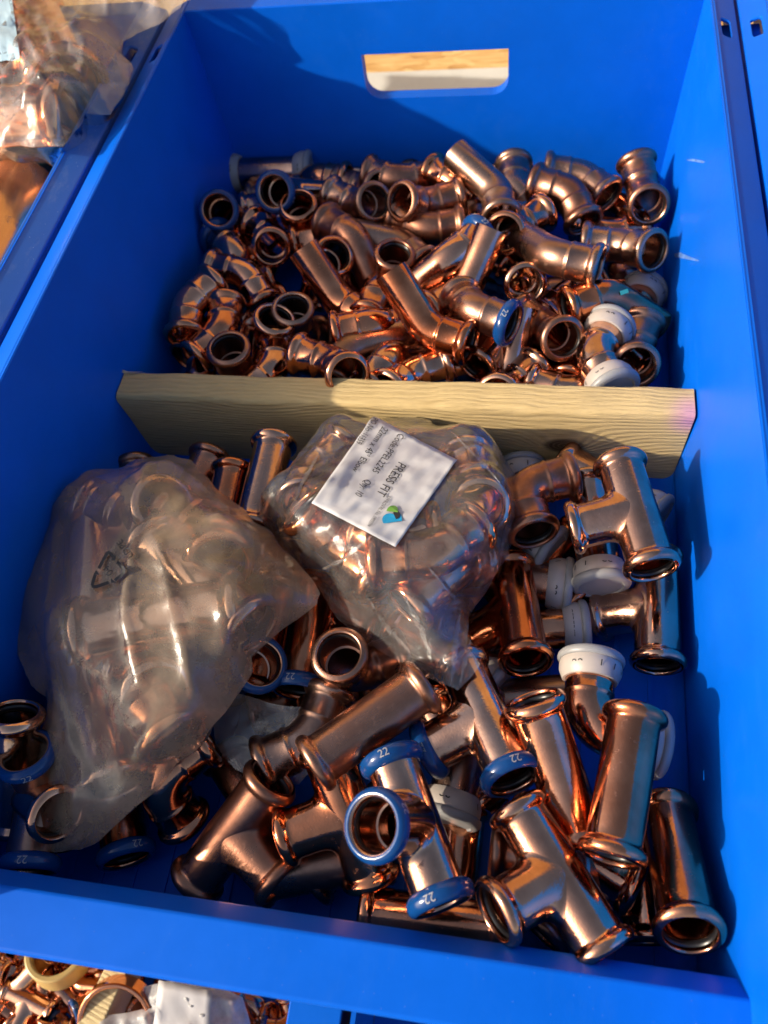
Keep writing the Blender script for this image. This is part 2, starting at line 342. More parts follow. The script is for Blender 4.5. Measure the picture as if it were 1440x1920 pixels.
def solve(k, A, zA, B, sB, C=None, sC=0, s=1.0):
    A = at(A[0], A[1], zA); d = DIM[k]
    if k in 'CT':
        Bp = B; B, q = leg(A, B, d[0]*s, sB); X = (B-A)/np.linalg.norm(B-A); O = (A+B)/2; e = 0
        if sB == 0 and 0.72 < q < 1.3: O = (A+at(Bp[0], Bp[1], zA))/2      # both ends seen: centre it between them
        if k == 'T': e, dr, Y = perp(X, O, C, d[1]*s, sC)
        else:
            Y = np.cross(np.array([0.3, 0.2, 1.0]), X); Y /= np.linalg.norm(Y)
    else:
        O, q = leg(A, B, d[0]*s, sB); X = (O-A)/np.linalg.norm(O-A)
        e, dr, Y = perp(X, O, C, d[1]*s, sC, math.cos(ANG[k]))
    return O, X, Y, np.cross(X, Y), q, e
def segs(k, O, X, Y, s):
    d = DIM[k]
    if k == 'C': return [(O-X*(d[0]/2-4)*s, O+X*(d[0]/2-4)*s)]
    if k == 'T': return [(O-X*(d[0]/2-4)*s, O+X*(d[0]/2-4)*s), (O, O+Y*(d[1]-4)*s)]
    a = ANG[k]; D = math.cos(a)*X+math.sin(a)*Y
    return [(O-X*(d[0]-4)*s, O), (O, O+D*(d[1]-4)*s)]
# (kind, ends, A, zA, B, sB, C, sC, zone, label)   zone: f front, k back, l left bag, m middle bag
PIECES = [
('T','---',(971,1516),52,(1132,1780),0,(934,1718),1,'f','foremost copper tee lying on top at lower right, branch mouth pointing left'),
('C','--',(1191,1337),72,(1147,1606),0,None,0,'f','long bright straight copper coupler standing out beside the right wall, beads at both ends'),
('C','--',(1248,1515),24,(1294,1752),1,None,0,'f','copper coupler in the front right corner with its open mouth facing up'),
('C','--',(999,1313),74,(1087,1567),-1,None,0,'f','copper coupler leaning between the blue ringed tee and the long bright coupler, mouth up'),
('T','b-b',(966,1466),74,(862,1240),-1,(788,1417),0,'f','copper tee with two blue rings lying just below the tip of the labelled bag'),
('T','bbb',(734,1426),60,(825,1681),0,(701,1549),1,'f','copper tee with three blue rings, branch mouth open toward the viewer'),
('T','---',(608,1398),70,(700,1655),-1,(533,1575),0,'f','copper tee with plain beads just left of the three ringed blue tee'),
('C','--',(575,1662),16,(668,1560),0,None,0,'f','small dark copper end poking out under the plain tee at the bottom middle'),
('T','---',(515,1454),72,(362,1659),-1,(520,1640),0,'f','dark shaded brown copper tee near the front wall, left of centre'),
('Q','--',(392,1387),40,(318,1440),0,(345,1545),0,'f','copper elbow showing two mouths along the right edge of the frosted bag'),
('C','b-',(56,1612),30,(95,1400),0,None,0,'f','blue ringed copper coupler in deep shade at the lower left corner, 22 on its ring'),
('C','--',(30,1337),70,(35,1545),-1,None,0,'f','copper coupler at the left edge with its mouth open away from the front wall'),
('C','b-',(50,1416),62,(130,1560),-1,None,0,'f','tilted blue ringed coupler half under the frosted bag at the left edge'),
('C','--',(3,1515),58,(-80,1430),-1,None,0,'f','copper mouth facing the viewer, cut by the left edge of the picture'),
('C','b-',(235,1596),22,(205,1400),0,None,0,'f','dark blue ringed coupler under the lower tip of the frosted bag'),
('C','b-',(557,1304),34,(592,1080),0,None,0,'f','copper coupler with one blue ring hanging down between the two bags'),
('C','b-',(497,1258),48,(440,1290),-1,None,0,'f','blue ringed mouth in shadow tucked under the right side of the frosted bag'),
('Q','--',(768,1222),46,(652,1264),0,(606,1234),1,'f','copper bend between the bags whose open mouth shows the inner step'),
('C','--',(790,1288),62,(590,1432),0,None,0,'f','golden lit copper coupler lying across the middle below the labelled bag'),
('C','w-',(850,1488),20,(890,1320),0,None,0,'f','white capped coupler under the two ringed blue tee, cap toward the viewer'),
('C','--',(864,1562),16,(846,1720),0,None,0,'f','copper coupler lying low behind the three ringed tee, right of it'),
('E','--',(922,1598),34,(985,1608),0,(1040,1650),0,'f','copper elbow under the foremost tee with its bead showing on the left'),
('C','--',(690,1712),17,(935,1742),0,None,0,'f','dark coupler lying along the front wall beneath the blue rings'),
('C','--',(1012,1757),22,(1070,1680),0,None,0,'f','copper bead glimpsed through the fork of the foremost tee'),
('C','--',(1197,1672),34,(1095,1610),0,None,0,'f','coupler with golden sheen below the foot of the long bright coupler'),
('C','--',(1215,1774),17,(1190,1600),0,None,0,'f','coupler on the bin floor half hidden by the front right coupler'),
('Q','ww',(1108,1240),62,(1100,1368),0,(1236,1402),0,'f','copper elbow with two white caps behind the long bright coupler, 22 on its cap'),
('T','---',(1233,1280),34,(1228,1012),0,(1118,1158),0,'f','lower one of two copper tees along the right wall'),
('T','---',(1160,864),70,(1224,1068),1,(1071,991),1,'f','upper one of two copper tees along the right wall, touching the timber divider'),
('Q','--',(1079,890),56,(990,912),0,(995,1003),1,'f','copper bend with two open mouths in front of the timber divider, below its knot'),
('T','---',(957,1062),18,(987,1241),1,(885,1195),0,'f','copper tee half under the right edge of the labelled bag'),
('C','w-',(1062,1098),34,(960,1086),0,None,0,'f','white capped coupler with upright 22 mark pointing right'),
('C','w-',(1090,1180),22,(985,1184),0,None,0,'f','white capped coupler whose cap sleeve carries black lettering'),
('C','w-',(1126,1090),40,(1100,895),-1,None,0,'f','white capped coupler pointing toward the viewer under the upper right tee'),
('C','w-',(1026,1030),18,(955,985),0,None,0,'f','dim white capped end behind the double mouthed bend'),
('C','w-',(976,884),16,(990,990),0,None,0,'f','white capped end against the divider at the right edge of the labelled bag'),
('C','w-',(1224,958),17,(1140,905),0,None,0,'f','white cap sliver showing right of the upper tee'),
('C','w-',(922,1290),24,(850,1245),0,None,0,'f','white cap peeping out right below the tip of the labelled bag'),
('C','--',(519,808),58,(470,1020),0,None,0,'f','shiny copper coupler pointing at the timber divider between the bags'),
('C','--',(439,880),44,(400,1050),0,None,0,'f','darker copper coupler with bright bead left of the shiny one by the divider'),
('C','--',(392,862),36,(330,1000),0,None,0,'f','copper bead with golden edge at the top right of the frosted bag'),
('C','--',(252,864),34,(270,1030),0,None,0,'f','copper bead showing above the frosted bag next to the left wall'),
('T','---',(470,1330),20,(600,1300),0,(520,1400),0,'f','dull copper tee under the thin film scrap in the middle'),
# middle bag
('E','--',(684,1106),84,(618,1040),0,(556,985),0,'m','elbow at the lower left inside the labelled clear bag'),
('E','--',(764,1082),90,(850,1078),0,(916,1012),0,'m','elbow with bluish sheen at the lower right inside the labelled clear bag'),
('E','--',(828,996),84,(768,1006),0,(700,965),0,'m','elbow just below the paper label inside the clear bag'),
('E','--',(880,845),66,(902,915),0,(925,980),0,'m','elbow along the right edge inside the labelled clear bag'),
('E','--',(640,815),66,(596,858),0,(566,925),0,'m','elbow along the upper left edge inside the labelled clear bag'),
('E','--',(800,1160),74,(850,1110),0,(905,1090),0,'m','lowest elbow inside the labelled clear bag'),
# left bag
('C','--',(80,1155),66,(88,1000),0,None,0,'l','golden lit coupler at the far left inside the frosted bag'),
('E','--',(310,945),80,(385,985),0,(440,1060),0,'l','elbow near the top fold inside the frosted bag'),
('C','--',(430,1010),84,(550,1105),0,None,0,'l','coupler pointing at the labelled bag inside the frosted bag'),
('E','--',(160,945),66,(220,960),0,(285,925),0,'l','elbow at the top inside the frosted bag'),
('C','--',(290,1190),84,(430,1165),0,None,0,'l','coupler lying across the middle of the frosted bag'),
('E','--',(350,1420),70,(300,1350),0,(300,1270),0,'l','elbow at the lower right inside the frosted bag'),
('C','--',(200,1490),60,(160,1330),0,None,0,'l','coupler near the lower tip inside the frosted bag'),
('E','--',(160,1220),62,(215,1240),0,(270,1300),0,'l','elbow at the lower middle inside the frosted bag'),
# back compartment
('C','ww',(425,326),34,(586,321),0,None,0,'k','straight coupler with white caps on both ends against the back wall'),
('S','b-',(514,359),62,(538,362),-1,(640,366),0,'k','elbow with blue ringed mouth facing the viewer just below the double capped coupler'),
('E','b-',(402,394),54,(416,402),-1,(478,445),0,'k','elbow with blue ringed mouth facing the viewer beside the left wall'),
('E','b-',(402,440),36,(445,478),0,(470,540),0,'k','elbow with a blue ring seen from the side by the left wall'),
('E','--',(508,465),54,(514,452),-1,(470,412),0,'k','round open copper mouth with bright rim facing the viewer, left part of the back heap'),
('E','--',(564,408),40,(575,450),-1,(600,480),0,'k','dark mouth opening upward right of the bright rimmed one'),
('E','--',(546,458),42,(600,448),0,(650,470),0,'k','copper bead seen edge on between bright rimmed mouth and ridged elbow'),
('S','--',(608,413),56,(660,442),0,(700,522),0,'k','ridged copper elbow running down to the right in the middle of the back heap'),
('E','--',(704,378),60,(674,386),-1,(630,370),0,'k','front one of two stacked open mouths near the back'),
('E','--',(716,353),46,(688,356),-1,(640,345),0,'k','rear one of two stacked open mouths near the back'),
('E','--',(688,325),40,(745,338),0,(800,330),0,'k','elbow against the back wall with bead on its left'),
('E','--',(806,320),40,(862,345),0,(900,385),0,'k','flared elbow end tilted left against the back wall'),
('E','--',(740,405),42,(785,425),0,(862,420),0,'k','dull brown elbow bulge behind the horizontal mouth'),
('E','--',(870,366),56,(815,380),0,(765,372),0,'k','elbow with double bead pointing right in the rear middle'),
('S','--',(942,412),66,(932,360),-1,(882,302),-1,'k','tall pale spigot elbow in the rear with its mouth toward the viewer'),
('E','--',(963,302),34,(965,355),1,(1000,395),0,'k','elbow mouth rising behind the pale spigot elbow'),
('E','--',(998,342),54,(1062,358),0,(1096,420),0,'k','jointed elbow with both beads showing in the rear right'),
('E','--',(1142,370),48,(1092,330),-1,(1040,325),0,'k','pale elbow near the back wall with yellowish inner mouth'),
('E','--',(1217,386),50,(1207,364),-1,(1193,302),0,'k','elbow in the back right corner with a mirror bright mouth'),
('E','--',(1024,395),50,(985,418),0,(940,440),0,'k','elbow end with bead below the jointed elbow'),
('S','b-',(905,437),60,(852,478),0,(775,540),-1,'k','large elbow with bright blue ring in the middle of the back heap'),
('S','--',(800,585),44,(850,558),0,(950,470),-1,'k','smooth spigot elbow pointing up to the right under the bright blue ring'),
('S','--',(1123,500),58,(1045,484),0,(964,444),-1,'k','spigot elbow pointing up left with its mouth to the right'),
('E','--',(986,534),54,(974,518),-1,(935,490),0,'k','round open mouth facing the viewer in the middle right of the back heap'),
('E','--',(1088,455),48,(1155,460),0,(1240,473),0,'k','copper elbow with two beads touching the right wall'),
('E','w-',(1206,548),20,(1185,590),1,(1130,600),0,'k','dome shaped white cap beside the right wall'),
('S','--',(1066,580),46,(1127,560),0,(1238,618),0,'k','spigot elbow with a small green mark, open end at the right wall'),
('E','ww',(1142,617),34,(1112,665),1,(1130,718),0,'k','elbow with a white cap at each end close to the divider'),
('E','--',(1193,686),40,(1188,666),-1,(1202,612),0,'k','dark mouth facing the viewer in the right corner by the divider'),
('E','--',(1058,636),50,(1030,622),-1,(980,590),0,'k','open mouth with yellow inner glint above the divider'),
('S','--',(884,645),56,(808,622),0,(728,538),-1,'k','spigot elbow slanting up to the left near the middle of the divider'),
('E','b-',(960,608),50,(910,590),0,(880,560),0,'k','elbow with scuffed blue ring above the upright spigot'),
('S','--',(960,770),20,(954,715),0,(953,630),-1,'k','upright plain spigot end just behind the divider'),
('E','--',(1010,690),40,(975,720),0,(940,745),0,'k','crumpled looking copper bend beside the upright spigot'),
('E','--',(845,686),46,(800,700),0,(760,730),0,'k','copper bead leaning on the divider below the slanting spigot'),
('E','--',(630,484),54,(604,508),-1,(590,560),0,'k','tilted oval mouth left of the horizontal mouth'),
('S','--',(700,600),44,(625,562),0,(508,500),-1,'k','long straight spigot elbow lying across the left middle'),
('E','--',(394,503),46,(450,512),0,(492,590),0,'k','big copper elbow by the left wall with bead at its upper left'),
('E','--',(347,634),48,(352,572),-1,(392,530),0,'k','elbow with downward mouth at the far left of the back heap'),
('E','--',(424,568),36,(420,610),0,(366,672),0,'k','twisted elbow by the left end of the divider'),
('E','--',(517,596),56,(506,650),-1,(500,710),0,'k','wide oval mouth on an upright elbow near the divider'),
('E','--',(552,592),44,(560,640),-1,(600,650),0,'k','dark ring right behind the wide oval mouth'),
('E','--',(556,664),44,(600,676),0,(650,705),0,'k','elbow end with bead low beside the divider'),
('E','--',(622,626),46,(680,614),0,(740,620),0,'k','elbow end with bead behind the slanting lower spigot'),
('S','--',(618,720),40,(645,668),0,(752,622),-1,'k','smooth spigot elbow rising right just behind the divider'),
('E','--',(740,476),58,(735,530),-1,(715,580),0,'k','horizontal oval mouth with dark opening in the centre of the back heap'),
('E','--',(432,662),48,(450,710),-1,(470,740),0,'k','tilted bead close to the left end of the divider'),
('E','--',(350,676),30,(380,640),0,(420,630),0,'k','low dark bead at the left end of the divider'),
('S','--',(690,735),40,(720,690),0,(790,660),0,'k','dark spigot elbow low behind the divider'),
('S','--',(690,600),30,(705,560),0,(720,520),0,'k','copper bend glinting gold below the horizontal mouth'),
('S','--',(800,500),40,(765,470),0,(690,440),0,'k','dull spigot elbow left of the large blue ringed one'),
('E','--',(1010,600),26,(1060,560),0,(1110,530),0,'k','elbow buried in the right part of the back heap'),
('E','--',(655,340),28,(600,335),0,(560,350),0,'k','golden bead at the back wall right of the capped coupler'),
('E','--',(890,690),26,(920,650),0,(960,660),0,'k','elbow half hidden behind the slanting spigot and divider'),
]
NF = len(PIECES)
RND = random.Random(5)
FILL = []
for i in range(44):
    x = RND.uniform(-165, 165); y = RND.uniform(360, 600); a = RND.uniform(0, 2*math.pi)
    FILL.append(('E' if i % 3 else 'S', np.array([x, y, 17.0]), np.array([math.cos(a), math.sin(a), 0.0]), np.array([-math.sin(a), math.cos(a), 0.0])))
NK = len(FILL)
for i in range(17):
    x = RND.uniform(-150, 105); y = RND.uniform(35, 235); a = RND.uniform(0, 2*math.pi)
    FILL.append(('CTE'[i % 3], np.array([x, y, 17.0]), np.array([math.cos(a), math.sin(a), 0.0]), np.array([-math.sin(a), math.cos(a), 0.0])))
def solve_all():
    S = []
    for (k, en, A, zA, B, sB, C, sC, zone, lab) in PIECES:
        s = 1.03 if zone == 'k' else (1.12 if zone == 'm' else (1.3 if zone == 'l' else 1.0))
        O, X, Y, Z, q, e = solve(k, A, zA, B, sB, C, sC, s)
        S.append(dict(k=k, en=en, O=O, X=X, Y=Y, s=s, zone=zone, lab=lab, q=q, e=e))
    for i, (k, O, X, Y) in enumerate(FILL):
        S.append(dict(k=k, en='---', O=O, X=X, Y=Y, s=0.96 if i < NK else 1.0, zone='k' if i < NK else 'f', lab=None, q=0, e=0))
    return S
def relax(S, iters=160):
    own = []; P0 = []; P1 = []
    for i, d in enumerate(S):
        for a, b in segs(d['k'], d['O'], d['X'], d['Y'], d['s']): own.append(i); P0.append(a); P1.append(b)
    own = np.array(own); P0 = np.array(P0); P1 = np.array(P1); n = len(own); NP = len(S)
    O0 = np.array([d['O'] for d in S]); T = np.zeros((NP, 3))
    rays = O0-CAM_C; rays /= np.linalg.norm(rays, axis=1)[:, None]
    fill = np.array([d['lab'] is None for d in S]); zone = np.array([d['zone'] for d in S]); so = zone[own]
    ii, jj = np.triu_indices(n, 1); ok = own[ii] != own[jj]; ii, jj = ii[ok], jj[ok]
    R = 13.6; lim = np.where(fill, 40.0, np.where(zone == 'f', 15.0, np.where(zone == 'k', 20.0, 7.0)))
    for it in range(iters):
        A = P0+T[own]; B = P1+T[own]
        near = np.linalg.norm((A+B)[ii]/2-(A+B)[jj]/2, axis=1) < 95; I, J = ii[near], jj[near]
        d1 = B[I]-A[I]; d2 = B[J]-A[J]; r = A[I]-A[J]
        a = (d1*d1).sum(1); e = (d2*d2).sum(1); f = (d2*r).sum(1); c = (d1*r).sum(1); b = (d1*d2).sum(1)
        den = a*e-b*b; s = np.where(den > 1e-6, np.clip((b*f-c*e)/np.maximum(den, 1e-6), 0, 1), 0.5)
        t = np.clip((b*s+f)/e, 0, 1); s = np.clip((b*t-c)/a, 0, 1)
        df = (A[I]+d1*s[:, None])-(A[J]+d2*t[:, None]); ds = np.linalg.norm(df, axis=1)
        ov = np.maximum(0, 2*R-ds); m = ov > 0.3
        G = np.zeros((NP, 3)); cnt = np.zeros(NP)
        nrm = df/np.maximum(ds, 1e-3)[:, None]
        for q in np.nonzero(m)[0]:
            i, j = own[I[q]], own[J[q]]; v = nrm[q]
            dep = O0[i]@rays[i]-O0[j]@rays[j]
            # favour moving along the line of sight, keep the order in depth
            ax = (rays[i]+rays[j])/2; sgn = 1.0 if ((O0[i]-CAM_C)@ax) > ((O0[j]-CAM_C)@ax) else -1.0
            comp = abs(v@ax); mv = ov[q]*(0.2*v+0.5*ax*sgn)
            wi = 0.85 if fill[i] and not fill[j] else (0.15 if fill[j] and not fill[i] else 0.5)
            G[i] += mv*wi; G[j] -= mv*(1-wi); cnt[i] += 1; cnt[j] += 1
        T += 0.5*G/np.maximum(1, cnt)[:, None]
        lat = T-rays*(T*rays).sum(1)[:, None]; T -= lat*0.4; T -= 0.012*T
        nt_ = np.linalg.norm(T, axis=1); T *= np.minimum(1, lim/np.maximum(nt_, 1e-6))[:, None]
        A = P0+T[own]; B = P1+T[own]; C = np.zeros((NP, 3))
        for E in (A, B):
            lo = np.maximum(0, R+2.0-E[:, 2]); np.maximum.at(C[:, 2], own, lo)
            wl = 189+E[:, 2]*0.0546-R-1
            np.minimum.at(C[:, 0], own, np.minimum(0, wl-E[:, 0])); 
            C2 = np.zeros(NP); np.maximum.at(C2, own, np.maximum(0, -wl-E[:, 0])); C[:, 0] += C2
            bk = (so == 'k'); yy = np.where(bk & (E[:, 2] < 68), np.maximum(0, 333+7-E[:, 1]), 0); yb = np.where(bk, np.minimum(0, 621-7-E[:, 1]), 0)
            yf = np.where(~bk & (E[:, 2] < 64), np.minimum(0, 309-7-E[:, 1]), 0); yw = np.where(~bk & (E[:, 2] < 78), np.maximum(0, 9+4-E[:, 1]), 0)
            cy = np.zeros(NP); np.maximum.at(cy, own, yy+yw); cz = np.zeros(NP); np.minimum.at(cz, own, yb+yf); C[:, 1] += cy+cz
        T += 0.6*C
    for i, d in enumerate(S): d['O'] = d['O']+T[i]
    return T, ov
# ---END SOLVE

# ------------------------------------------------------------------ fitting meshes (mm, local frames)
RT, RB = 12.8, 15.8
SOCK_OUT = [(0.0,12.5),(0.25,13.6),(0.9,14.7),(2.0,15.5),(3.4,RB),(4.9,15.5),(6.1,14.7),(6.9,13.7),(7.5,13.05),(8.6,RT)]
SOCK_IN = [(0.0,12.5),(0.3,11.9),(1.1,11.5),(2.6,11.5),(2.7,13.2),(6.6,13.2),(6.7,11.3),(20.5,11.2),(20.9,10.2)]
SEG = 40
def sweep(path, seg=SEG):
    """path: list of (centre, axis1, axis2, radius)"""
    return ring_loft([[tuple(c+r*(math.cos(2*math.pi*j/seg)*a+math.sin(2*math.pi*j/seg)*b)) for j in range(seg)] for c, a, b, r in path])
vx, vy, vz = np.eye(3)
def socket_shell(end, inward, a, b, outer_to, inner_to):
    """outer skin from mouth to outer_to, inner bore to inner_to (distances from the mouth)"""
    prof = [(inner_to, 10.2)]+[(s, r) for s, r in reversed(SOCK_IN) if s < inner_to]+SOCK_OUT[1:]
    pts = prof+[(s, RT) for s in np.linspace(10, outer_to, 5)]
    return sweep([(end+inward*s, a, b, r) for s, r in pts])
def coupler_geo():
    h = DIM['C'][0]/2
    prof = [(s, r) for s, r in SOCK_OUT[1:]]+[(s, RT) for s in (12, 20, 28, h)]
    outer = prof+[(2*h-s, r) for s, r in reversed(prof[:-1])]
    inn = list(SOCK_IN)+[(h, 10.2)]; inner = inn+[(2*h-s, r) for s, r in reversed(inn[:-1])]
    lo = [(s, r) for s, r in reversed(inner)]+outer
    return sweep([(vx*(-h+s), vy, vz, r) for s, r in lo]+[(vx*(-h+lo[0][0]), vy, vz, lo[0][1])])
def tee_geo():
    h, b = DIM['T'][0]/2, DIM['T'][1]; fl = 6.0; R = RT; nphi = 64
    # run tube, open where the branch joins
    prof = [(s, r) for s, r in SOCK_OUT[1:]]
    xs = [(-h+s, r) for s, r in prof]; mid = [(x, R) for x in np.linspace(-h+10, h-10, 33)]
    runo = xs+mid+[(-x, r) for x, r in reversed(xs)]
    V, F = ring_loft([[(x, r*math.cos(2*math.pi*j/nphi), r*math.sin(2*math.pi*j/nphi)) for j in range(nphi)] for x, r in runo])
    def inside(p): return p[1] > 0 and abs(p[0]) < R+fl and (p[0]/(R+fl))**2+(p[2]/(R*0.985))**2 < 0.80
    F = [f for f in F if not all(inside(V[i]) for i in f)]
    inn = list(SOCK_IN); xi = [(-h+s, r) for s, r in inn]; runi = xi+[(x, 10.2) for x in np.linspace(-h+23, h-23, 15)]+[(-x, r) for x, r in reversed(xi)]
    V2, F2 = ring_loft([[(x, r*math.cos(-2*math.pi*j/nphi), r*math.sin(-2*math.pi*j/nphi)) for j in range(nphi)] for x, r in runi])
    F2 = [f for f in F2 if not all(V2[i][1] > 0 and V2[i][0]**2+V2[i][2]**2 < 10.0**2 and abs(V2[i][0]) < 10 for i in f)]
    # branch with fillet
    rings = []; z1 = R+fl+1.5
    for t in np.linspace(0, 1, 9):
        ring = []
        for j in range(nphi):
            th = 2*math.pi*j/nphi; c, s = math.cos(th), math.sin(th)
            p2 = np.array([(R+fl)*c, math.sqrt(max(0, R*R-(0.985*R*s)**2)), 0.985*R*s]); p0 = np.array([R*c, z1, R*s])
            p1 = np.array([R*c, max(math.sqrt(max(0, R*R-(R*s)**2)), p2[1]), R*s*0.995])
            ring.append(tuple((1-t)**2*p2+2*t*(1-t)*p1+t*t*p0))
        rings.append(ring)
    for s, r in [(q, RT) for q in np.linspace(b-z1, 10, 4)][1:]+list(reversed(SOCK_OUT[1:])): 
        rings.append([(r*math.cos(2*math.pi*j/nphi), b-s, r*math.sin(2*math.pi*j/nphi)) for j in range(nphi)])
    for s, r in list(SOCK_IN)+[(b-8.5, 10.2)]:
        rings.append([(r*math.cos(2*math.pi*j/nphi), b-s, r*math.sin(2*math.pi*j/nphi)) for j in range(nphi)])
    return join([(V, F), (V2, F2), ring_loft(rings)])
def elbow_geo(kind):
    a, c = DIM[kind]; th = ANG[kind]; spig = kind == 'S'
    tl = 9.0 if kind != 'Q' else 15.0; rb = tl/math.tan(th/2)
    D = np.array([math.cos(th), math.sin(th), 0]); P = []
    ra = 12.35 if kind != 'Q' else 12.6
    seq = [(s, r) for s, r in reversed(SOCK_IN)]+SOCK_OUT[1:]
    def sock(s, r): return (vx*(-a+s), vy, vz, r)
    for s, r in [(a-tl, 10.0)]+[x for x in seq if not (x in SOCK_IN and x[0] > a-tl)]: P.append(sock(s, r))
    sl = a-tl-2.2
    for s, r in [(10, RT), (sl-2.0, RT), (sl-1.2, RT+0.5), (sl-0.4, RT+0.5), (sl+0.4, RT), (sl+1.6, ra)]: P.append(sock(s, r))
    cen = np.array([-tl, rb, 0])
    for k in range(0, 13):
        q = th*k/12; p = cen+rb*np.array([math.sin(q), -math.cos(q), 0]); P.append((p, np.array([-math.sin(q), math.cos(q), 0]), vz, ra+0.25*math.sin(math.pi*k/12)))
    nD = np.array([-math.sin(th), math.cos(th), 0])
    if spig:
        for s, r in [(tl+2, 12.2), (c*0.6, 12.1), (c-1.0, 12.05), (c-0.2, 11.9), (c, 11.5), (c-0.1, 10.95), (c-1, 10.8), (tl+6, 10.6)]: P.append((D*s, nD, vz, r))
    else:
        e = []
        for s, r in [(10, RT), (sl-2.0, RT), (sl-1.2, RT+0.5), (sl-0.4, RT+0.5), (sl+0.4, RT), (sl+1.6, ra)]: e.append((c-s, r))
        for s, r in reversed(e): P.append((D*s, nD, vz, r))
        for s, r in list(reversed(SOCK_OUT[1:]))+[x for x in SOCK_IN if x[0] < c-tl]+[(c-tl, 10.0)]: P.append((D*(c-s), nD, vz, r))
    return sweep(P)
GEO = {'C': coupler_geo(), 'T': tee_geo(), 'E': elbow_geo('E'), 'S': elbow_geo('S'), 'Q': elbow_geo('Q')}
BODY = {}
for k in GEO:
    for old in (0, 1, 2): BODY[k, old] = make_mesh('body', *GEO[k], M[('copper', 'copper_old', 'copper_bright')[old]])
SEAL = make_mesh('seal', *lathe([(-2.9,13.1),(-2.9,11.9),(-3.6,11.25),(-4.6,11.05),(-5.6,11.25),(-6.4,11.9),(-6.4,13.1)], 32), M['rubber'])
COLLAR = make_mesh('blue_collar', *lathe([(0.2,12.7),(0.5,13.6),(0.35,14.2),(-0.6,15.5),(-2.0,16.25),(-3.6,16.5),(-5.4,16.25),(-6.9,15.4),(-8.0,14.2),(-8.5,13.3),(-8.5,12.6)], 44), M['collar'])
CAPM = make_mesh('cap', *lathe([(-1.0,12.0),(-1.0,16.8),(-0.3,17.6),(1.0,17.9),(2.6,17.6),(3.8,16.6),(4.3,15.2),(4.4,13.2),(3.6,12.4),(3.5,6.0),(3.3,0.01)], 44), M['cap'])
SLEEVE = make_mesh('cap_sleeve', *lathe([(-1.0,16.2),(-3.0,16.6),(-6.2,16.4),(-10.5,14.6),(-11.0,14.2),(-11.0,12.9)], 44), M['sleeve'])
def wrap_print(name, s, size, r, z0, mat, ang0=0.0, slope=0.0, flip=False):
    V, F = text_geo(s, size); out = []
    for x, y, _ in V:
        if flip: x, y = -x, -y
        a = ang0+x/r; zz = z0+y; rr = r+slope*y+0.12
        out.append((rr*math.cos(a), rr*math.sin(a), zz))
    return make_mesh(name, out, F, mat)
PR_COLLAR = wrap_print('size_print', '22', 5.5, 16.45, -3.6, M['silverink'])
def ticks():
    P = []
    for k in range(10):
        a0 = 0.75+k*0.48; pts = []
        for da in (-0.018, 0.018):
            for z in (-4.2, -7.4): pts.append(((16.75+(z+6.2)*0.28)*math.cos(a0+da), (16.75+(z+6.2)*0.28)*math.sin(a0+da), z))
        P.append((pts, [(0, 1, 3, 2)]))
    return P
_a = wrap_print('p', '22', 6.4, 15.75, -7.2, M['ink'], 0.0, 0.40)
PR_CAP22 = make_mesh('sleeve_print', *join([([tuple(c/MM for c in v.co) for v in _a.vertices], [tuple(p.vertices) for p in _a.polygons])]+ticks()), M['ink'])
_b = wrap_print('p', 'GEBERIT', 4.6, 15.75, -7.2, M['ink'], 0.0, 0.40)
PR_CAPG = make_mesh('sleeve_print', *join([([tuple(c/MM for c in v.co) for v in _b.vertices], [tuple(p.vertices) for p in _b.polygons])]+ticks()[2:]), M['ink'])
KIND = {'C': ('straight_coupler', 'coupler'), 'T': ('tee_fitting', 'tee'), 'E': ('elbow_fitting', 'elbow'), 'S': ('spigot_elbow', 'elbow'), 'Q': ('bend_fitting', 'elbow')}
def end_frames(k):
    d = DIM[k]
    if k == 'C': return [(-vx*d[0]/2, -vx), (vx*d[0]/2, vx)]
    if k == 'T': return [(-vx*d[0]/2, -vx), (vx*d[0]/2, vx), (vy*d[1], vy)]
    D = np.array([math.cos(ANG[k]), math.sin(ANG[k]), 0]); return [(-vx*d[0], -vx), (D*d[1], D)]
NFIT = [0]
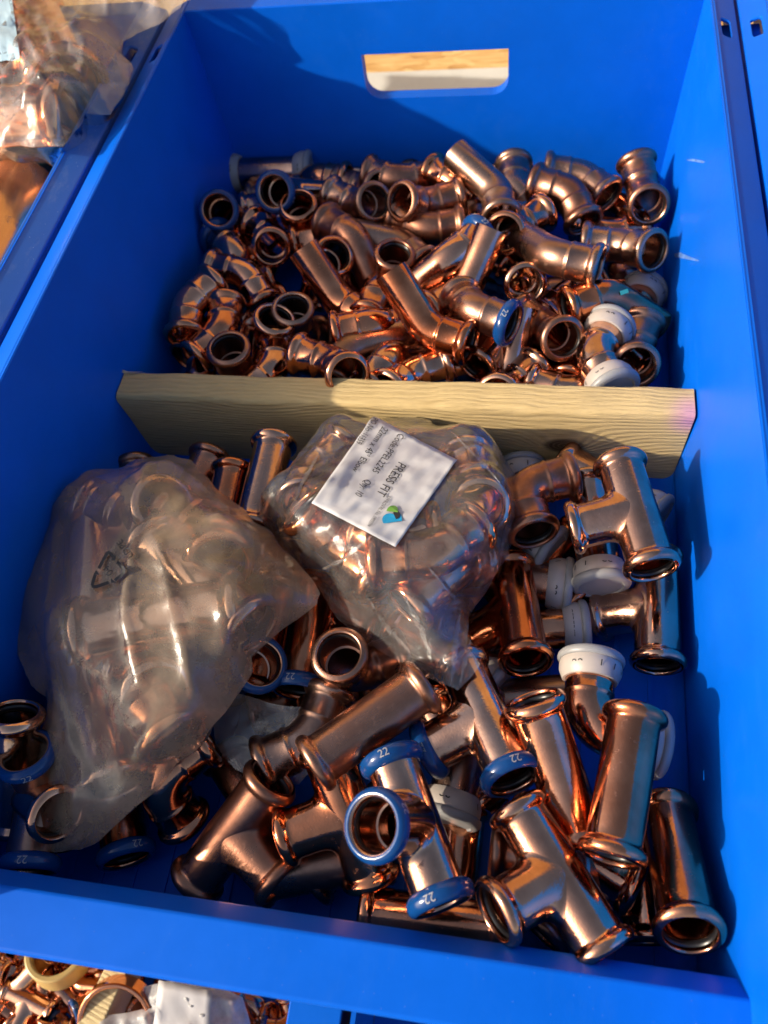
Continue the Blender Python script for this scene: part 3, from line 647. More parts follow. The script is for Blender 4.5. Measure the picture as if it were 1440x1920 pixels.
def make_fitting(k, ends, O, X, Y, s, label, group, old=None, cat=None):
    X = np.asarray(X)/np.linalg.norm(X); Y = Y-X*(X@Y); Y = Y/np.linalg.norm(Y); Z = np.cross(X, Y)
    mw = Matrix(((X[0]*s, Y[0]*s, Z[0]*s, O[0]*MM), (X[1]*s, Y[1]*s, Z[1]*s, O[1]*MM), (X[2]*s, Y[2]*s, Z[2]*s, O[2]*MM), (0, 0, 0, 1)))
    NFIT[0] += 1; rr = random.Random(NFIT[0]*17+3)
    nm, ct = KIND[k]; root = empty(nm, label, cat or ct, group, mw)
    if old is None: old = 1 if rr.random() < 0.25 else 0
    link_mesh('body', BODY[k, old], root)
    for i, (p, n) in enumerate(end_frames(k)):
        if k == 'S' and i == 1: continue
        e = ends[i] if i < len(ends) else '-'
        # orient print toward the camera
        nw = X*n[0]+Y*n[1]+Z*n[2]; tc = CAM_C-O; tc = tc-nw*(tc@nw); tc /= np.linalg.norm(tc)
        tl_ = np.array([tc@X, tc@Y, tc@Z]); jt = rr.uniform(-0.5, 0.5); t2 = np.cross(n, tl_)
        ex = tl_*math.cos(jt)+t2*math.sin(jt); ey = np.cross(n, ex)
        fm = Matrix(((ex[0], ey[0], n[0], p[0]*MM), (ex[1], ey[1], n[1], p[1]*MM), (ex[2], ey[2], n[2], p[2]*MM), (0, 0, 0, 1)))
        if e == 'w':
            c = link_mesh('cap', CAPM, root, fm); sl_ = link_mesh('cap_sleeve', SLEEVE, c); 
            link_mesh('sleeve_print', PR_CAPG if label and 'lettering' in label else PR_CAP22, c)
        else:
            link_mesh('seal', SEAL, root, fm)
            if e == 'b':
                c = link_mesh('blue_collar', COLLAR, root, fm); link_mesh('size_print', PR_COLLAR, c)
    return root
ZG = {'f': 'copper press fittings in the front compartment', 'k': 'copper press elbows heaped in the back compartment',
      'l': 'copper fittings inside the frosted bag', 'm': 'copper elbows inside the labelled clear bag'}
SOL = solve_all(); relax(SOL)
def points_of(d):
    V = np.array(GEO[d['k']][0]); X, Y = d['X'], d['Y']; Z = np.cross(X, Y)
    return d['O']+d['s']*(V[:, :1]*X+V[:, 1:2]*Y+V[:, 2:3]*Z)
def inpoly(x, y, P):
    c = np.zeros(np.shape(x), bool); n = len(P); j = n-1
    for i in range(n):
        xi, yi, xj, yj = P[i][0], P[i][1], P[j][0], P[j][1]
        if yi != yj: c ^= ((yi > y) != (yj > y)) & (x < (xj-xi)*(y-yi)/(yj-yi)+xi)
        j = i
    return c
def px_poly(L): return [tuple(at(x, y, z)) for x, y, z in L]
left_px = [(327,851,70),(357,862,72),(413,922,78),(465,965,80),(512,1008,82),(560,1058,84),(603,1112,82),(597,1135,80),(564,1155,78),(515,1195,76),(474,1232,76),(474,1259,74),(452,1297,74),
 (415,1345,76),(375,1392,74),(325,1444,72),(276,1491,70),(230,1537,62),(185,1573,52),(151,1597,46),(105,1596,46),(60,1590,46),(64,1550,48),(73,1508,54),(71,1401,62),(80,1350,64),(93,1310,66),
 (70,1290,66),(47,1267,66),(26,1189,66),(14,1130,66),(30,1073,70),(65,1021,72),(84,985,72),(103,957,72),(172,900,72),(241,870,70),(290,856,70)]
mid_px = [(641,788,62),(698,784,64),(760,780,64),(807,784,62),(827,804,58),(850,800,54),(879,798,52),(919,837,52),(939,869,52),(966,895,52),(972,940,54),(968,1002,56),(950,1042,58),(931,1082,60),(905,1122,60),(882,1158,58),(875,1180,68),(877,1207,74),(889,1226,76),(899,1245,78),(880,1270,76),(859,1296,76),
 (830,1280,76),(762,1243,70),(682,1207,62),(633,1163,62),(605,1118,64),(581,1082,64),(530,1030,62),(480,977,60),(444,965,58),(495,943,58),(541,921,58),(549,893,58),(570,858,60),(601,824,60)]
def keep_inside(d, P, m=1.5):
    P = np.array(P); c = P[:, :2].mean(0)
    for _ in range(45):
        q = points_of(d)[::7]; v = q[:, :2]-c; L = np.linalg.norm(v, axis=1)[:, None]; t = c+v*(1+m/np.maximum(L, 1e-6))
        out = ~inpoly(t[:, 0], t[:, 1], P)
        if not out.any(): return
        w = q[out][:, :2].mean(0)-c; d['O'] = d['O']-np.array([*(w/np.linalg.norm(w)*1.2), 0])
for d in SOL:
    if d['zone'] == 'l': keep_inside(d, px_poly(left_px), 6.0)
    if d['zone'] == 'm': keep_inside(d, px_poly(mid_px))
Lc = [points_of(d) for d in SOL if d['zone'] == 'l']; Mc = [points_of(d) for d in SOL if d['zone'] == 'm']
for d in SOL:
    lab = d['lab']; old = 2 if d['zone'] in 'lm' else None
    if lab is None and d['zone'] == 'k': make_fitting(d['k'], '--', d['O'], d['X'], d['Y'], d['s'], 'copper elbow buried under the others in the back compartment', 'buried elbows at the bottom of the back heap')
    elif lab is None: make_fitting(d['k'], '---', d['O'], d['X'], d['Y'], d['s'], 'copper fitting buried on the floor under the front heap', 'buried fittings at the bottom of the front heap')
    else: d['root'] = make_fitting(d['k'], d['en'], d['O'], d['X'], d['Y'], d['s'], lab, ZG[d['zone']], 1 if 'dull' in lab or 'shaded' in lab or 'pale' in lab else old)  # the shaded tee's shade is put in as darker, tarnished copper

M['teal'] = plastic_mat('teal_paint', (0.03,0.30,0.30), 0.5)
for d in SOL:
    if d['lab'] and 'green mark' in d['lab']:
        r_ = d['root']; q = []; cc = d['O']+d['s']*(d['X']*6+d['Y']*1.5); tc = CAM_C-cc; ax = d['X']; tc = tc-ax*(tc@ax); tc /= np.linalg.norm(tc); sd_ = np.cross(ax, tc)
        for u, v in ((-3, -1.4), (3, -1.4), (3, 1.4), (-3, 1.4)): q.append(tuple(cc+ax*u+sd_*v+tc*13.3))
        o = mesh_obj('paint_mark', q, [(0, 1, 2, 3)], M['teal'], None, False); o.parent = r_; o.matrix_parent_inverse = r_.matrix_world.inverted()
# ------------------------------------------------------------------ the blue bins
WI, LI, HI, TP = 197.8, 624.0, 164.0, 9.0       # half inside width at rim, inside length, height, taper
HF = 85.0
def rrect(x0, x1, y0, y1, r, n=4, corners=(1,1,1,1)):
    P = []
    for (cx, cy, a0, on) in ((x1-r, y0+r, -90, corners[1]), (x1-r, y1-r, 0, corners[2]), (x0+r, y1-r, 90, corners[3]), (x0+r, y0+r, 180, corners[0])):
        if on:
            for i in range(n+1): a = math.radians(a0+90*i/n); P.append((cx+r*math.cos(a), cy+r*math.sin(a)))
        else:
            a = math.radians(a0+45); P.append((cx+r*math.copysign(1, math.cos(a)), cy+r*math.copysign(1, math.sin(a))))
    return P
def make_bin(name, label, cx, rim_mat, group, full=True, dy=0.0):
    root = empty(name, label, 'storage bin', group, Matrix.Translation((cx*MM, dy*MM, 0)))
    th = 3.0
    ys = -18.0                                       # where the side walls start to drop to the low front
    side = [(0, 0), (LI, 0), (LI, HI), (-22, HI), (-26.5, HI-4), (-26.5, HF-15), (0, HF-15)]
    for sg in (-1, 1):
        fn = lambda u, v, w, sg=sg: (sg*(WI-TP*(1-v/HI)+w), u, v)
        o = mesh_obj('side_wall', *plate(side, [], fn, th), M['blue'], root, False); fix_normals(o)
    hole = rrect(-59.5, 58.0, 87.5, 124.5, 13, 6, (1,1,0,0))
    o = mesh_obj('back_wall', *plate([(-WI+TP, 0), (WI-TP, 0), (WI, HI), (-WI, HI)], [hole], lambda u, v, w: (u, LI-1.2*(1-v/HI)+w*3.6, v), th), M['blue'], root, False); fix_normals(o)
    # floor with ribs and a rounded foot along the walls
    o = mesh_obj('floor', *box(-WI+TP-1, WI-TP+1, -2, LI+2, -3, 0), M['blue'], root, False)
    ft = []
    for sg in (-1, 1):
        xw = sg*(WI-TP); rings = []
        for y in np.linspace(0.5, LI-1.5, 3):
            rings.append([(xw-sg*9*(1-math.sin(a)), y, 9*(1-math.cos(a))) for a in np.linspace(0, math.pi/2, 7)])
        n = len(rings[0]); V = [p for r in rings for p in r]
        ft.append((V, [(i*n+j, i*n+j+1, (i+1)*n+j+1, (i+1)*n+j) for i in range(len(rings)-1) for j in range(n-1)]))
    for b_ in ft: mesh_obj('wall_foot', *b_, M['blue'], root)
    rb = [box(x-1.3, x+1.3, 12, 300, 0.0, 1.2) for x in np.arange(-171, 175, 19)]
    mesh_obj('floor_rib', *join(rb), M['blue'], root, False)
    # rim
    for sg in (-1, 1):
        outer = [(WI+0.4, ys-6), (WI+18, ys-6), (WI+18, LI+20), (WI+0.4, LI+20)]
        slot = rrect(WI+6.2, WI+12.4, LI-62, LI-41, 1.6, 3)
        o = mesh_obj('rim', *plate(outer, [slot], lambda u, v, w, sg=sg: (sg*u, v, HI+0.8-w-(u-WI)*0.42), 2.6), rim_mat, root, False); fix_normals(o); bevel(o, 0.0009)
        o = mesh_obj('rim_skirt', *box(min(sg*(WI+15.4), sg*(WI+18)), max(sg*(WI+15.4), sg*(WI+18)), ys-6, LI+20, HI-26, HI-9.2), rim_mat, root, False)
        for yy in (LI-52,):
            o = mesh_obj('slot_pocket', *box(min(sg*(WI+4.2),sg*(WI+15.3)), max(sg*(WI+4.2),sg*(WI+15.3)), LI-72, LI-32, HI-17, HI-12), M['blue'], root, False)
    o = mesh_obj('rim', *box(-WI+0.2, WI-0.2, LI+0.4, LI+20, HI-1.9, HI+0.7), rim_mat, root, False); bevel(o, 0.0009)
    if full:
        # low front: chamfered top edge and a flat lip turned outward
        prof = [(7.5, 0), (8.6, HF-15), (7.8, HF-13), (1.0, HF-0.7), (0.2, HF), (-25.0, HF-0.6), (-26.2, HF-2.0), (-26.2, HF-15), (-24.2, HF-15), (-24.2, HF-4), (1.5, HF-4), (3.5, 0)]
        n = len(prof); V = [(x, y, z) for x in np.linspace(-WI+TP-5, WI-TP+9, 12) for y, z in prof]; F = []
        V = [(x if abs(x) < WI-TP else x, y, z) for x, y, z in V]
        for i in range(11):
            for j in range(n): F.append((i*n+j, i*n+(j+1) % n, (i+1)*n+(j+1) % n, (i+1)*n+j))
        F += [tuple(range(n)), tuple(range(11*n, 12*n))]
        o = mesh_obj('front_lip', V, F, M['blue'], root, False); fix_normals(o); bevel(o, 0.0012, 3)
    return root
make_bin('plastic_bin', 'large blue plastic bin in the middle holding loose copper fittings, handle slot at its back', 0, M['blue'], 'blue bins side by side')
make_bin('plastic_bin', 'neighbouring blue bin on the left with scuffed rim under the large clear bag', -2*(WI+18)-4.5, M['blue2'], 'blue bins side by side')
make_bin('plastic_bin', 'neighbouring blue bin on the right showing only its rim', 2*(WI+18)+2.5, M['blue'], 'blue bins side by side', True, 0)

def on_wall(px, py):
    n = np.array([1, 0, -TP/HI]); d = ray(px, py); return CAM_C+d*((WI-TP-CAM_C@n)/(d@n))
M['scuff_reflection'] = plastic_mat('pale_scuff_and_reflection', (0.09,0.20,0.55), 0.5, scale=400, var=0.5)
for pts in ([(1288,299),(1300,298),(1318,301),(1323,304),(1318,306),(1303,303),(1289,301)], [(1264,476),(1275,473),(1290,480),(1312,488),(1308,490),(1283,485),(1266,482)]):  # first outline a scuff, second a wall reflection painted as a pale patch
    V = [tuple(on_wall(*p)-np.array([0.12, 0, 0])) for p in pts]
    o = mesh_obj('scuff_and_reflection', V, [tuple(range(len(V)))], M['scuff_reflection'], bpy.data.objects['plastic_bin'], False)
# ------------------------------------------------------------------ timber divider
def plank():
    nx = 90; x0, x1 = -192.0, 191.0; y0, y1, z1 = 309.0, 331.5, 71.0; rr = random.Random(3); prof = []
    for (cy, cz, a0) in ((y0+3, z1-4, 180), (y1-2, z1-2, 90)):
        for i in range(4):
            a = math.radians(a0-30*i); prof.append((cy+(3 if a0 == 180 else 2)*math.cos(a), cz+(4 if a0 == 180 else 2)*math.sin(a)))
    prof = [(y0+1.5, 0.5), (y0+0.8, 22), (y0+0.3, 45)]+prof+[(y1, 40), (y1-1, 0.5)]
    rings = []
    for i in range(nx+1):
        u = i/nx; r = []
        for (y, z) in prof:
            xa = -189.3-z*0.035+rr.uniform(-.5, .5)*(i == 0); xb = 188.6+z*0.035
            x = xa+(xb-xa)*u; wob = 0.5*math.sin(u*23+z*.07)+0.3*math.sin(u*61+z)
            r.append((x, y+wob*0.5, z+(wob*0.6 if z > 50 else 0)+rr.uniform(-.15, .15)))
        rings.append(r)
    V, F = ring_loft(rings); n = len(prof); F += [tuple(range(n)), tuple(range(nx*n, nx*n+n))]
    root = empty('timber_divider', 'rough sawn timber board wedged across the bin, knot and pink paint at its right end', 'board')
    o = mesh_obj('board', V, F, M['wood'], root, True, MM, math.radians(50)); fix_normals(o)
    fz = []
    for i in range(150):
        x = rr.uniform(-188, 188); b = rr.random() < 0.6; y, z = ((y1-1.2, z1) if b else (y0+0.9, z1-2.0)); l = rr.uniform(0.8, 3.5)
        dx, dz = rr.uniform(-1, 1)*l, rr.uniform(0.1, 0.6)*l; w = 0.18
        p = [(x, y-w, z-0.4), (x+2*w, y+w, z-0.4), (x, y+w, z-0.4), (x+dx, y+rr.uniform(-.5, .5), z+dz)]
        fz.append((p, [(0, 1, 2), (0, 1, 3), (1, 2, 3), (2, 0, 3)]))
    for (x, y, z, l) in ((-190, 330, 71.5, 9), (-190.5, 329, 71.2, 6)):
        fz.append(([(x, y, z), (x+1, y+1, z), (x+l+3, y+1, z), (x+l, y, z+0.4), (x-5, y+1.5, z+2)], [(0, 1, 2, 3), (0, 1, 4)]))
    s = mesh_obj('splinters', *join(fz), M['wood2'], root, False); s['kind'] = 'stuff'
plank()
# ------------------------------------------------------------------ rack the bins stand on
tag(mesh_obj('workbench_top', *box(-760, 760, -6, 862, -22, -3.2), M['osb'], None, False), kind='structure')
tag(mesh_obj('back_wall_board', *box(-760, 760, 864, 882, -22, 820), M['osb'], None, False), kind='structure')
o = mesh_obj('white_rail', *box(-600, 600, 690, 800, -3.0, 9), M['white'], None, False); bevel(o, 0.002)
tag(o, 'white painted board lying behind the bin, seen through its handle slot', 'board')

# ------------------------------------------------------------------ polythene bags
def poly_area_resample(P, step):
    out = []
    n = len(P)
    for i in range(n):
        a, b = np.array(P[i]), np.array(P[(i+1) % n]); m = max(1, int(np.linalg.norm((b-a)[:2])/step))
        for j in range(m): out.append(a+(b-a)*j/m)
    return np.array(out)
def fold_noise(x, y, rs, n=16, amp=0.5, fmin=0.02, fmax=0.09):
    z = np.zeros_like(x)
    for i in range(n):
        a = rs.uniform(0, math.pi); f = rs.uniform(fmin, fmax); ph = rs.uniform(0, 6.28); b = rs.uniform(0, math.pi); g = rs.uniform(.006, .02); q = rs.uniform(0, 6.28)
        t = np.abs(np.sin((x*math.cos(a)+y*math.sin(a))*f*math.pi+ph+1.5*np.sin((x*math.cos(b)+y*math.sin(b))*g*math.pi+q)))
        w = np.clip(np.sin((x*math.cos(b+1)+y*math.sin(b+1))*g*math.pi*1.3+q*2)*1.4, 0, 1)
        z += amp*w*(1-t)**2/ (f/fmin)**0.5
    return z
def hull_height(pts, gx, gy):
    bm = bmesh.new()
    for p in pts: bm.verts.new(tuple(p))
    bmesh.ops.convex_hull(bm, input=bm.verts); bmesh.ops.triangulate(bm, faces=bm.faces)
    out = np.full(gx.shape, -1e3)
    for f in bm.faces:
        a, b, c = [np.array(v.co) for v in f.verts]; d = (b[1]-c[1])*(a[0]-c[0])+(c[0]-b[0])*(a[1]-c[1])
        if abs(d) < 1e-6: continue
        l0 = ((b[1]-c[1])*(gx-c[0])+(c[0]-b[0])*(gy-c[1]))/d; l1 = ((c[1]-a[1])*(gx-c[0])+(a[0]-c[0])*(gy-c[1]))/d; l2 = 1-l0-l1
        m = (l0 >= -1e-4) & (l1 >= -1e-4) & (l2 >= -1e-4); z = l0*a[2]+l1*b[2]+l2*c[2]; out[m] = np.maximum(out[m], z[m])
    bm.free(); return out
class Film:
    def __init__(s, poly, contents, seed, step=3.0, amp=0.8, ridges=(), h=2.5, sag=0.0, edge=3.0, taut=0.0, flat=None):
        s.P = poly_area_resample([tuple(p) for p in poly], step); P = s.P; rs = np.random.RandomState(seed)
        # slight scallop of the outline
        t = np.arange(len(P)); nrm = np.roll(P, -1, 0)-np.roll(P, 1, 0); nrm = np.stack([nrm[:, 1], -nrm[:, 0]], 1); nrm /= np.linalg.norm(nrm, axis=1)[:, None]+1e-9
        wob = sum(rs.uniform(.2, .7)*np.sin(t*rs.uniform(.1, .9)+rs.uniform(0, 6)) for _ in range(5)); s.P[:, :2] += nrm*wob[:, None]*edge*0.25
        x0, y0 = P[:, :2].min(0)-6; x1, y1 = P[:, :2].max(0)+6
        s.x0, s.y0, s.h = x0, y0, h; nx, ny = int((x1-x0)/h)+2, int((y1-y0)/h)+2
        gx, gy = np.meshgrid(x0+h*np.arange(nx), y0+h*np.arange(ny), indexing='ij'); ins = inpoly(gx, gy, P)
        # rim height from the nearest outline point
        d = ((gx[..., None]-P[::2, 0])**2+(gy[..., None]-P[::2, 1])**2); zb = P[::2, 2][d.argmin(-1)]; dist = np.sqrt(d.min(-1))
        top = np.full((nx, ny), -1e3); bot = np.full((nx, ny), 1e3)
        for pts in contents:
            ix = ((pts[:, 0]-x0)/h+.5).astype(int); iy = ((pts[:, 1]-y0)/h+.5).astype(int); ok = (ix > 0) & (ix < nx-1) & (iy > 0) & (iy < ny-1)
            np.maximum.at(top, (ix[ok], iy[ok]), pts[ok, 2]+2.2); np.minimum.at(bot, (ix[ok], iy[ok]), pts[ok, 2]-1.5)
        for A, sgn in ((top, 1), (bot, -1)):          # close small gaps
            for q_ in range(3):
                B = A.copy()
                for dx, dy in ((1,0),(-1,0),(0,1),(0,-1)):
                    C = np.roll(np.roll(A, dx, 0), dy, 1); B = np.maximum(B, C-0.6) if sgn > 0 else np.minimum(B, C+(0.0 if q_ == 0 else 0.7))
                A[:] = B
        near = np.clip(dist/6.0, 0, 1); top = np.where(ins, zb+(top-zb)*near, -1e3); 
        def mem(ob, sgn):
            z = zb.copy()
            for _ in range(420):
                a = (np.roll(z, 1, 0)+np.roll(z, -1, 0)+np.roll(z, 1, 1)+np.roll(z, -1, 1))/4+sag*sgn
                a = np.maximum(a, ob) if sgn > 0 else np.minimum(a, ob)
                z = np.where(ins, a, zb)
            return z
        zt = mem(top, 1)
        if taut > 0 and contents:
            hp = np.concatenate([c[::9]+np.array([0, 0, 1.5]) for c in contents]+[P[::3]]); hh = hull_height(hp, gx, gy); hh = np.where(hh < -100, zb, hh)
            w = np.clip(dist/20, 0, 1); w = w*w*(3-2*w)
            zt = np.where(ins, np.maximum(zt, zt+(hh-zt)*taut*w), zt)
        for _ in range(2): zt = np.where(ins, (zt*2+np.roll(zt, 1, 0)+np.roll(zt, -1, 0)+np.roll(zt, 1, 1)+np.roll(zt, -1, 1))/6, zt)
        zl = mem(np.where(ins, zb+(np.minimum(bot, zb)-zb)*near*0.8, 1e3), -1)
        fade = np.clip(dist/6, 0.25, 1)
        fn = fold_noise(gx, gy, rs, 18, amp)
        zt = zt+np.where(ins, fn*fade, 0)
        for (pl, w, a) in ridges:
            pl = np.array(pl)[:, :2]; dm = np.full(gx.shape, 1e9)
            for i in range(len(pl)-1):
                u = pl[i+1]-pl[i]; L2 = u@u; tt = np.clip(((gx-pl[i, 0])*u[0]+(gy-pl[i, 1])*u[1])/L2, 0, 1)
                dm = np.minimum(dm, np.hypot(gx-pl[i, 0]-tt*u[0], gy-pl[i, 1]-tt*u[1]))
            zt = zt+np.where(ins, a*np.exp(-(dm/w)**0.95)*np.clip(dist/8, 0, 1), 0)
        if flat:                                       # a taut smooth patch where the print sits
            (cx, cy), r = flat; dd_ = np.hypot(gx-cx, gy-cy); m = ins & (dd_ < r); A_ = np.stack([gx[m]-cx, gy[m]-cy, np.ones(m.sum())], 1)
            co = np.linalg.lstsq(A_, zt[m], rcond=None)[0]; pl = co[0]*(gx-cx)+co[1]*(gy-cy)+co[2]; pl = pl+max(0, float(np.percentile((zt-pl)[m], 92)))
            w = np.clip((r*1.35-dd_)/(r*0.4), 0, 1); w = w*w*(3-2*w); zt = np.where(ins, zt*(1-w)+pl*w, zt)
        s.zt, s.zl, s.nx, s.ny = zt, zl, nx, ny
        # triangulate
        pts = [tuple(p[:2]) for p in P]; nb = len(pts); k = 0; st = 2.4
        for yy in np.arange(y0, y1, st*0.866):
            k += 1
            for xx in np.arange(x0+(k % 2)*st/2, x1, st): pts.append((xx+rs.uniform(-.3, .3), yy+rs.uniform(-.3, .3)))
        arr = np.array(pts[nb:]); keep = inpoly(arr[:, 0], arr[:, 1], P)
        dd = np.sqrt(((arr[:, None, :]-P[None, ::1, :2])**2).sum(-1)).min(1); arr = arr[keep & (dd > 1.0)]
        allp = [Vector(p) for p in pts[:nb]]+[Vector(tuple(p)) for p in arr]
        r = delaunay_2d_cdt(allp, [], [list(range(nb))], 1, 1e-4)
        s.v2 = np.array([tuple(v) for v in r[0]]); s.f = [tuple(f) for f in r[2]]
        s.bnd = np.zeros(len(s.v2), bool); dd = np.sqrt(((s.v2[:, None, :]-P[None, :, :2])**2).sum(-1)); s.bnd = dd.min(1) < 0.05; s.bz = P[dd.argmin(1), 2]
    def z(s, x, y, low=False):
        A = s.zl if low else s.zt; fx = np.clip((np.asarray(x)-s.x0)/s.h, 0, s.nx-1.001); fy = np.clip((np.asarray(y)-s.y0)/s.h, 0, s.ny-1.001)
        i, j = fx.astype(int), fy.astype(int); a, b = fx-i, fy-j
        return A[i, j]*(1-a)*(1-b)+A[i+1, j]*a*(1-b)+A[i, j+1]*(1-a)*b+A[i+1, j+1]*a*b
    def mesh(s, low=False):
        z = s.z(s.v2[:, 0], s.v2[:, 1], low); z = np.where(s.bnd, s.bz+(0.25 if not low else -0.25), z)
        return [(x, y, zz) for (x, y), zz in zip(s.v2, z)], s.f
    def pix(s, px, py, lift=0.3, it=12):
        """point of the upper film seen at a pixel"""
        zz = float(np.mean(s.P[:, 2]))
        for _ in range(it):
            q = at(px, py, zz); zz = 0.4*zz+0.6*float(s.z(q[0], q[1]))
        return np.array([q[0], q[1], float(s.z(q[0], q[1]))+lift])
def print_pix(film, px, py, lift):
    q = film.pix(px, py, 0); a = np.linspace(0, 2*math.pi, 12, endpoint=False)
    z = max(float(film.z(q[0]+r*math.cos(t), q[1]+r*math.sin(t))) for t in a for r in (0.0, 1.6, 3.0))
    d = ray(px, py); zt = z+lift; return CAM_C+d*(zt-CAM_C[2])/d[2]
def grid_on(film, px4, nu, nv, lift, uvclip=None):
    """sheet following the film between four pixel corners (O, U, V, UV)"""
    O, U, Vv, UV = [np.array(p, float) for p in px4]; V = []; F = []
    for i in range(nu+1):
        for j in range(nv+1):
            u, v = i/nu, j/nv; p = O*(1-u)*(1-v)+U*u*(1-v)+Vv*(1-u)*v+UV*u*v
            V.append(tuple(film.pix(p[0], p[1], lift)))
    for i in range(nu):
        for j in range(nv): F.append((i*(nv+1)+j, (i+1)*(nv+1)+j, (i+1)*(nv+1)+j+1, i*(nv+1)+j+1))
    return V, F
def print_on(film, s, size, org, tdir, ndir, lift, align='CENTER'):
    """text laid on the film: org pixel, tdir px per unit along, ndir px per unit up"""
    V, F = text_geo(s, size, align); out = []
    for x, y, _ in V:
        p = np.array(org)+np.array(tdir)*x+np.array(ndir)*y; out.append(tuple(print_pix(film, p[0], p[1], lift)))
    return out, F

# frosted bag with recycling mark
def bag(name, label, px, contents, mat, seed, group='polythene bags', **kw):
    f = Film(px_poly(px), contents, seed, **kw)
    root = empty(name, label, 'plastic bag', group)
    mesh_obj('upper_film', *f.mesh(), M[mat], root); mesh_obj('lower_film', *f.mesh(True), M[mat], root)
    return f, root
rid = lambda *q: [tuple(at(x, y, 88)) for x, y in q]
fl, rl = bag('frosted_bag', 'frosted polythene bag of copper fittings with a black recycling mark, at the left', left_px, Lc, 'film_frost', 4, amp=0.7, taut=0.97, flat=(tuple(at(212, 1058, 84)[:2]), 17.0),
  ridges=((rid((305,915),(285,1050),(268,1190),(285,1300)), 4, 4.2), (rid((330,1065),(350,1150),(378,1310)), 3.5, 4), (rid((335,895),(400,925),(450,990)), 4, 3.2), (rid((108,985),(108,1150),(112,1310),(140,1450)), 3, 3.2),
   (rid((598,1112),(510,1050),(425,1000)), 3, 2.2), (rid((596,1114),(500,1100),(420,1095)), 3, 2.6), (rid((590,1122),(510,1160),(440,1190)), 3, 2.4), (rid((150,1590),(200,1480),(290,1390)), 3, 2.6), (rid((75,1580),(110,1480),(120,1380)), 3, 2.4), (rid((180,905),(250,960),(290,1010)), 3, 2.0)))
# loose tail of the frosted bag at the left
ft_, rt_ = bag('bag_tail', 'loose empty corner of the frosted bag trailing by the left wall', [(30,1071,58),(12,1075,62),(-12,1084,66),(-30,1110,66),(-20,1190,60),(0,1198,58),(26,1189,58),(48,1250,56),(60,1285,56),(92,1306,58),(86,1250,60),(60,1150,62)], [], 'film_frost', 9, amp=1.6)
rt_.name = 'tail_film'; rt_.parent = rl
for k_ in ('label', 'category', 'group'): del rt_[k_]
for ch in list(rt_.children): ch.parent = rl; ch.name = 'tail_film'
bpy.data.objects.remove(rt_)
def crease(film, root, pl, w, seed, lift=0.5):
    rr = random.Random(seed); pts = []
    for (a, b) in zip(pl[:-1], pl[1:]):
        n = max(3, int(math.hypot(b[0]-a[0], b[1]-a[1])/9))
        pts += [(a[0]+(b[0]-a[0])*i/n, a[1]+(b[1]-a[1])*i/n) for i in range(n)]
    pts.append(pl[-1]); V = []; m = len(pts)
    for i, p in enumerate(pts):
        q = pts[min(i+1, m-1)]; o = pts[max(i-1, 0)]; dx, dy = q[0]-o[0], q[1]-o[1]; L = math.hypot(dx, dy); nx, ny = -dy/L, dx/L
        t = math.sin(math.pi*min(1, max(0.0, i/(m-1))))**0.6; a = w*t*(0.35+0.65*rr.random()); b = w*t*(0.35+0.65*rr.random()); c = rr.uniform(-2, 2)
        for u in (-a, c, b): V.append(tuple(film.pix(p[0]+nx*u, p[1]+ny*u, lift)))
    F = []
    for i in range(m-1):
        for k in (0, 1): F.append((3*i+k, 3*i+k+1, 3*i+k+4, 3*i+k+3))
    mesh_obj('crease', V, F, M['film_crease'], root)
# recycling mark, 04, LDPE
T_ = np.array([-0.61, -0.79]); U_ = np.array([-0.79, 0.61])
def stroke(pts, w):
    V, F = [], []; m = len(pts)
    for i, p in enumerate(pts):
        q, o = pts[min(i+1, m-1)], pts[max(i-1, 0)]; dx, dy = q[0]-o[0], q[1]-o[1]; L = math.hypot(dx, dy)
        V += [(p[0]-dy/L*w, p[1]+dx/L*w), (p[0]+dy/L*w, p[1]-dx/L*w)]
    return V, [(2*i, 2*i+1, 2*i+3, 2*i+2) for i in range(m-1)]
cq = lambda L: [(131+x*0.1975, 956+y*0.1975) for x, y in L]
mp_ = [stroke(cq(L), 3.0) for L in ([(275,555),(352,412),(368,403),(384,412),(412,448)], [(447,492),(500,548),(512,575),(505,600),(490,620),(425,668)], [(370,688),(250,730),(222,726),(212,708),(240,615)])]
mp_ += [(cq(L), [(0, 1, 2)]) for L in ([(440,428),(428,482),(388,470)], [(388,650),(440,690),(392,692)], [(222,612),(250,572),(282,615)])]
mv, mf = join(mp_); mk = [tuple(print_pix(fl, x, y, 1.4)) for x, y in mv]
mesh_obj('recycling_mark', mk, mf, M['ink'], rl, False)
mesh_obj('recycling_number', *print_on(fl, '04', 20, (203,1070), T_*0.95, U_*0.95, 1.4), M['ink'], rl, False)
mesh_obj('polymer_print', *print_on(fl, 'LDPE', 19, (235,1029), T_*0.95, U_*0.95, 1.4), M['ink'], rl, False)

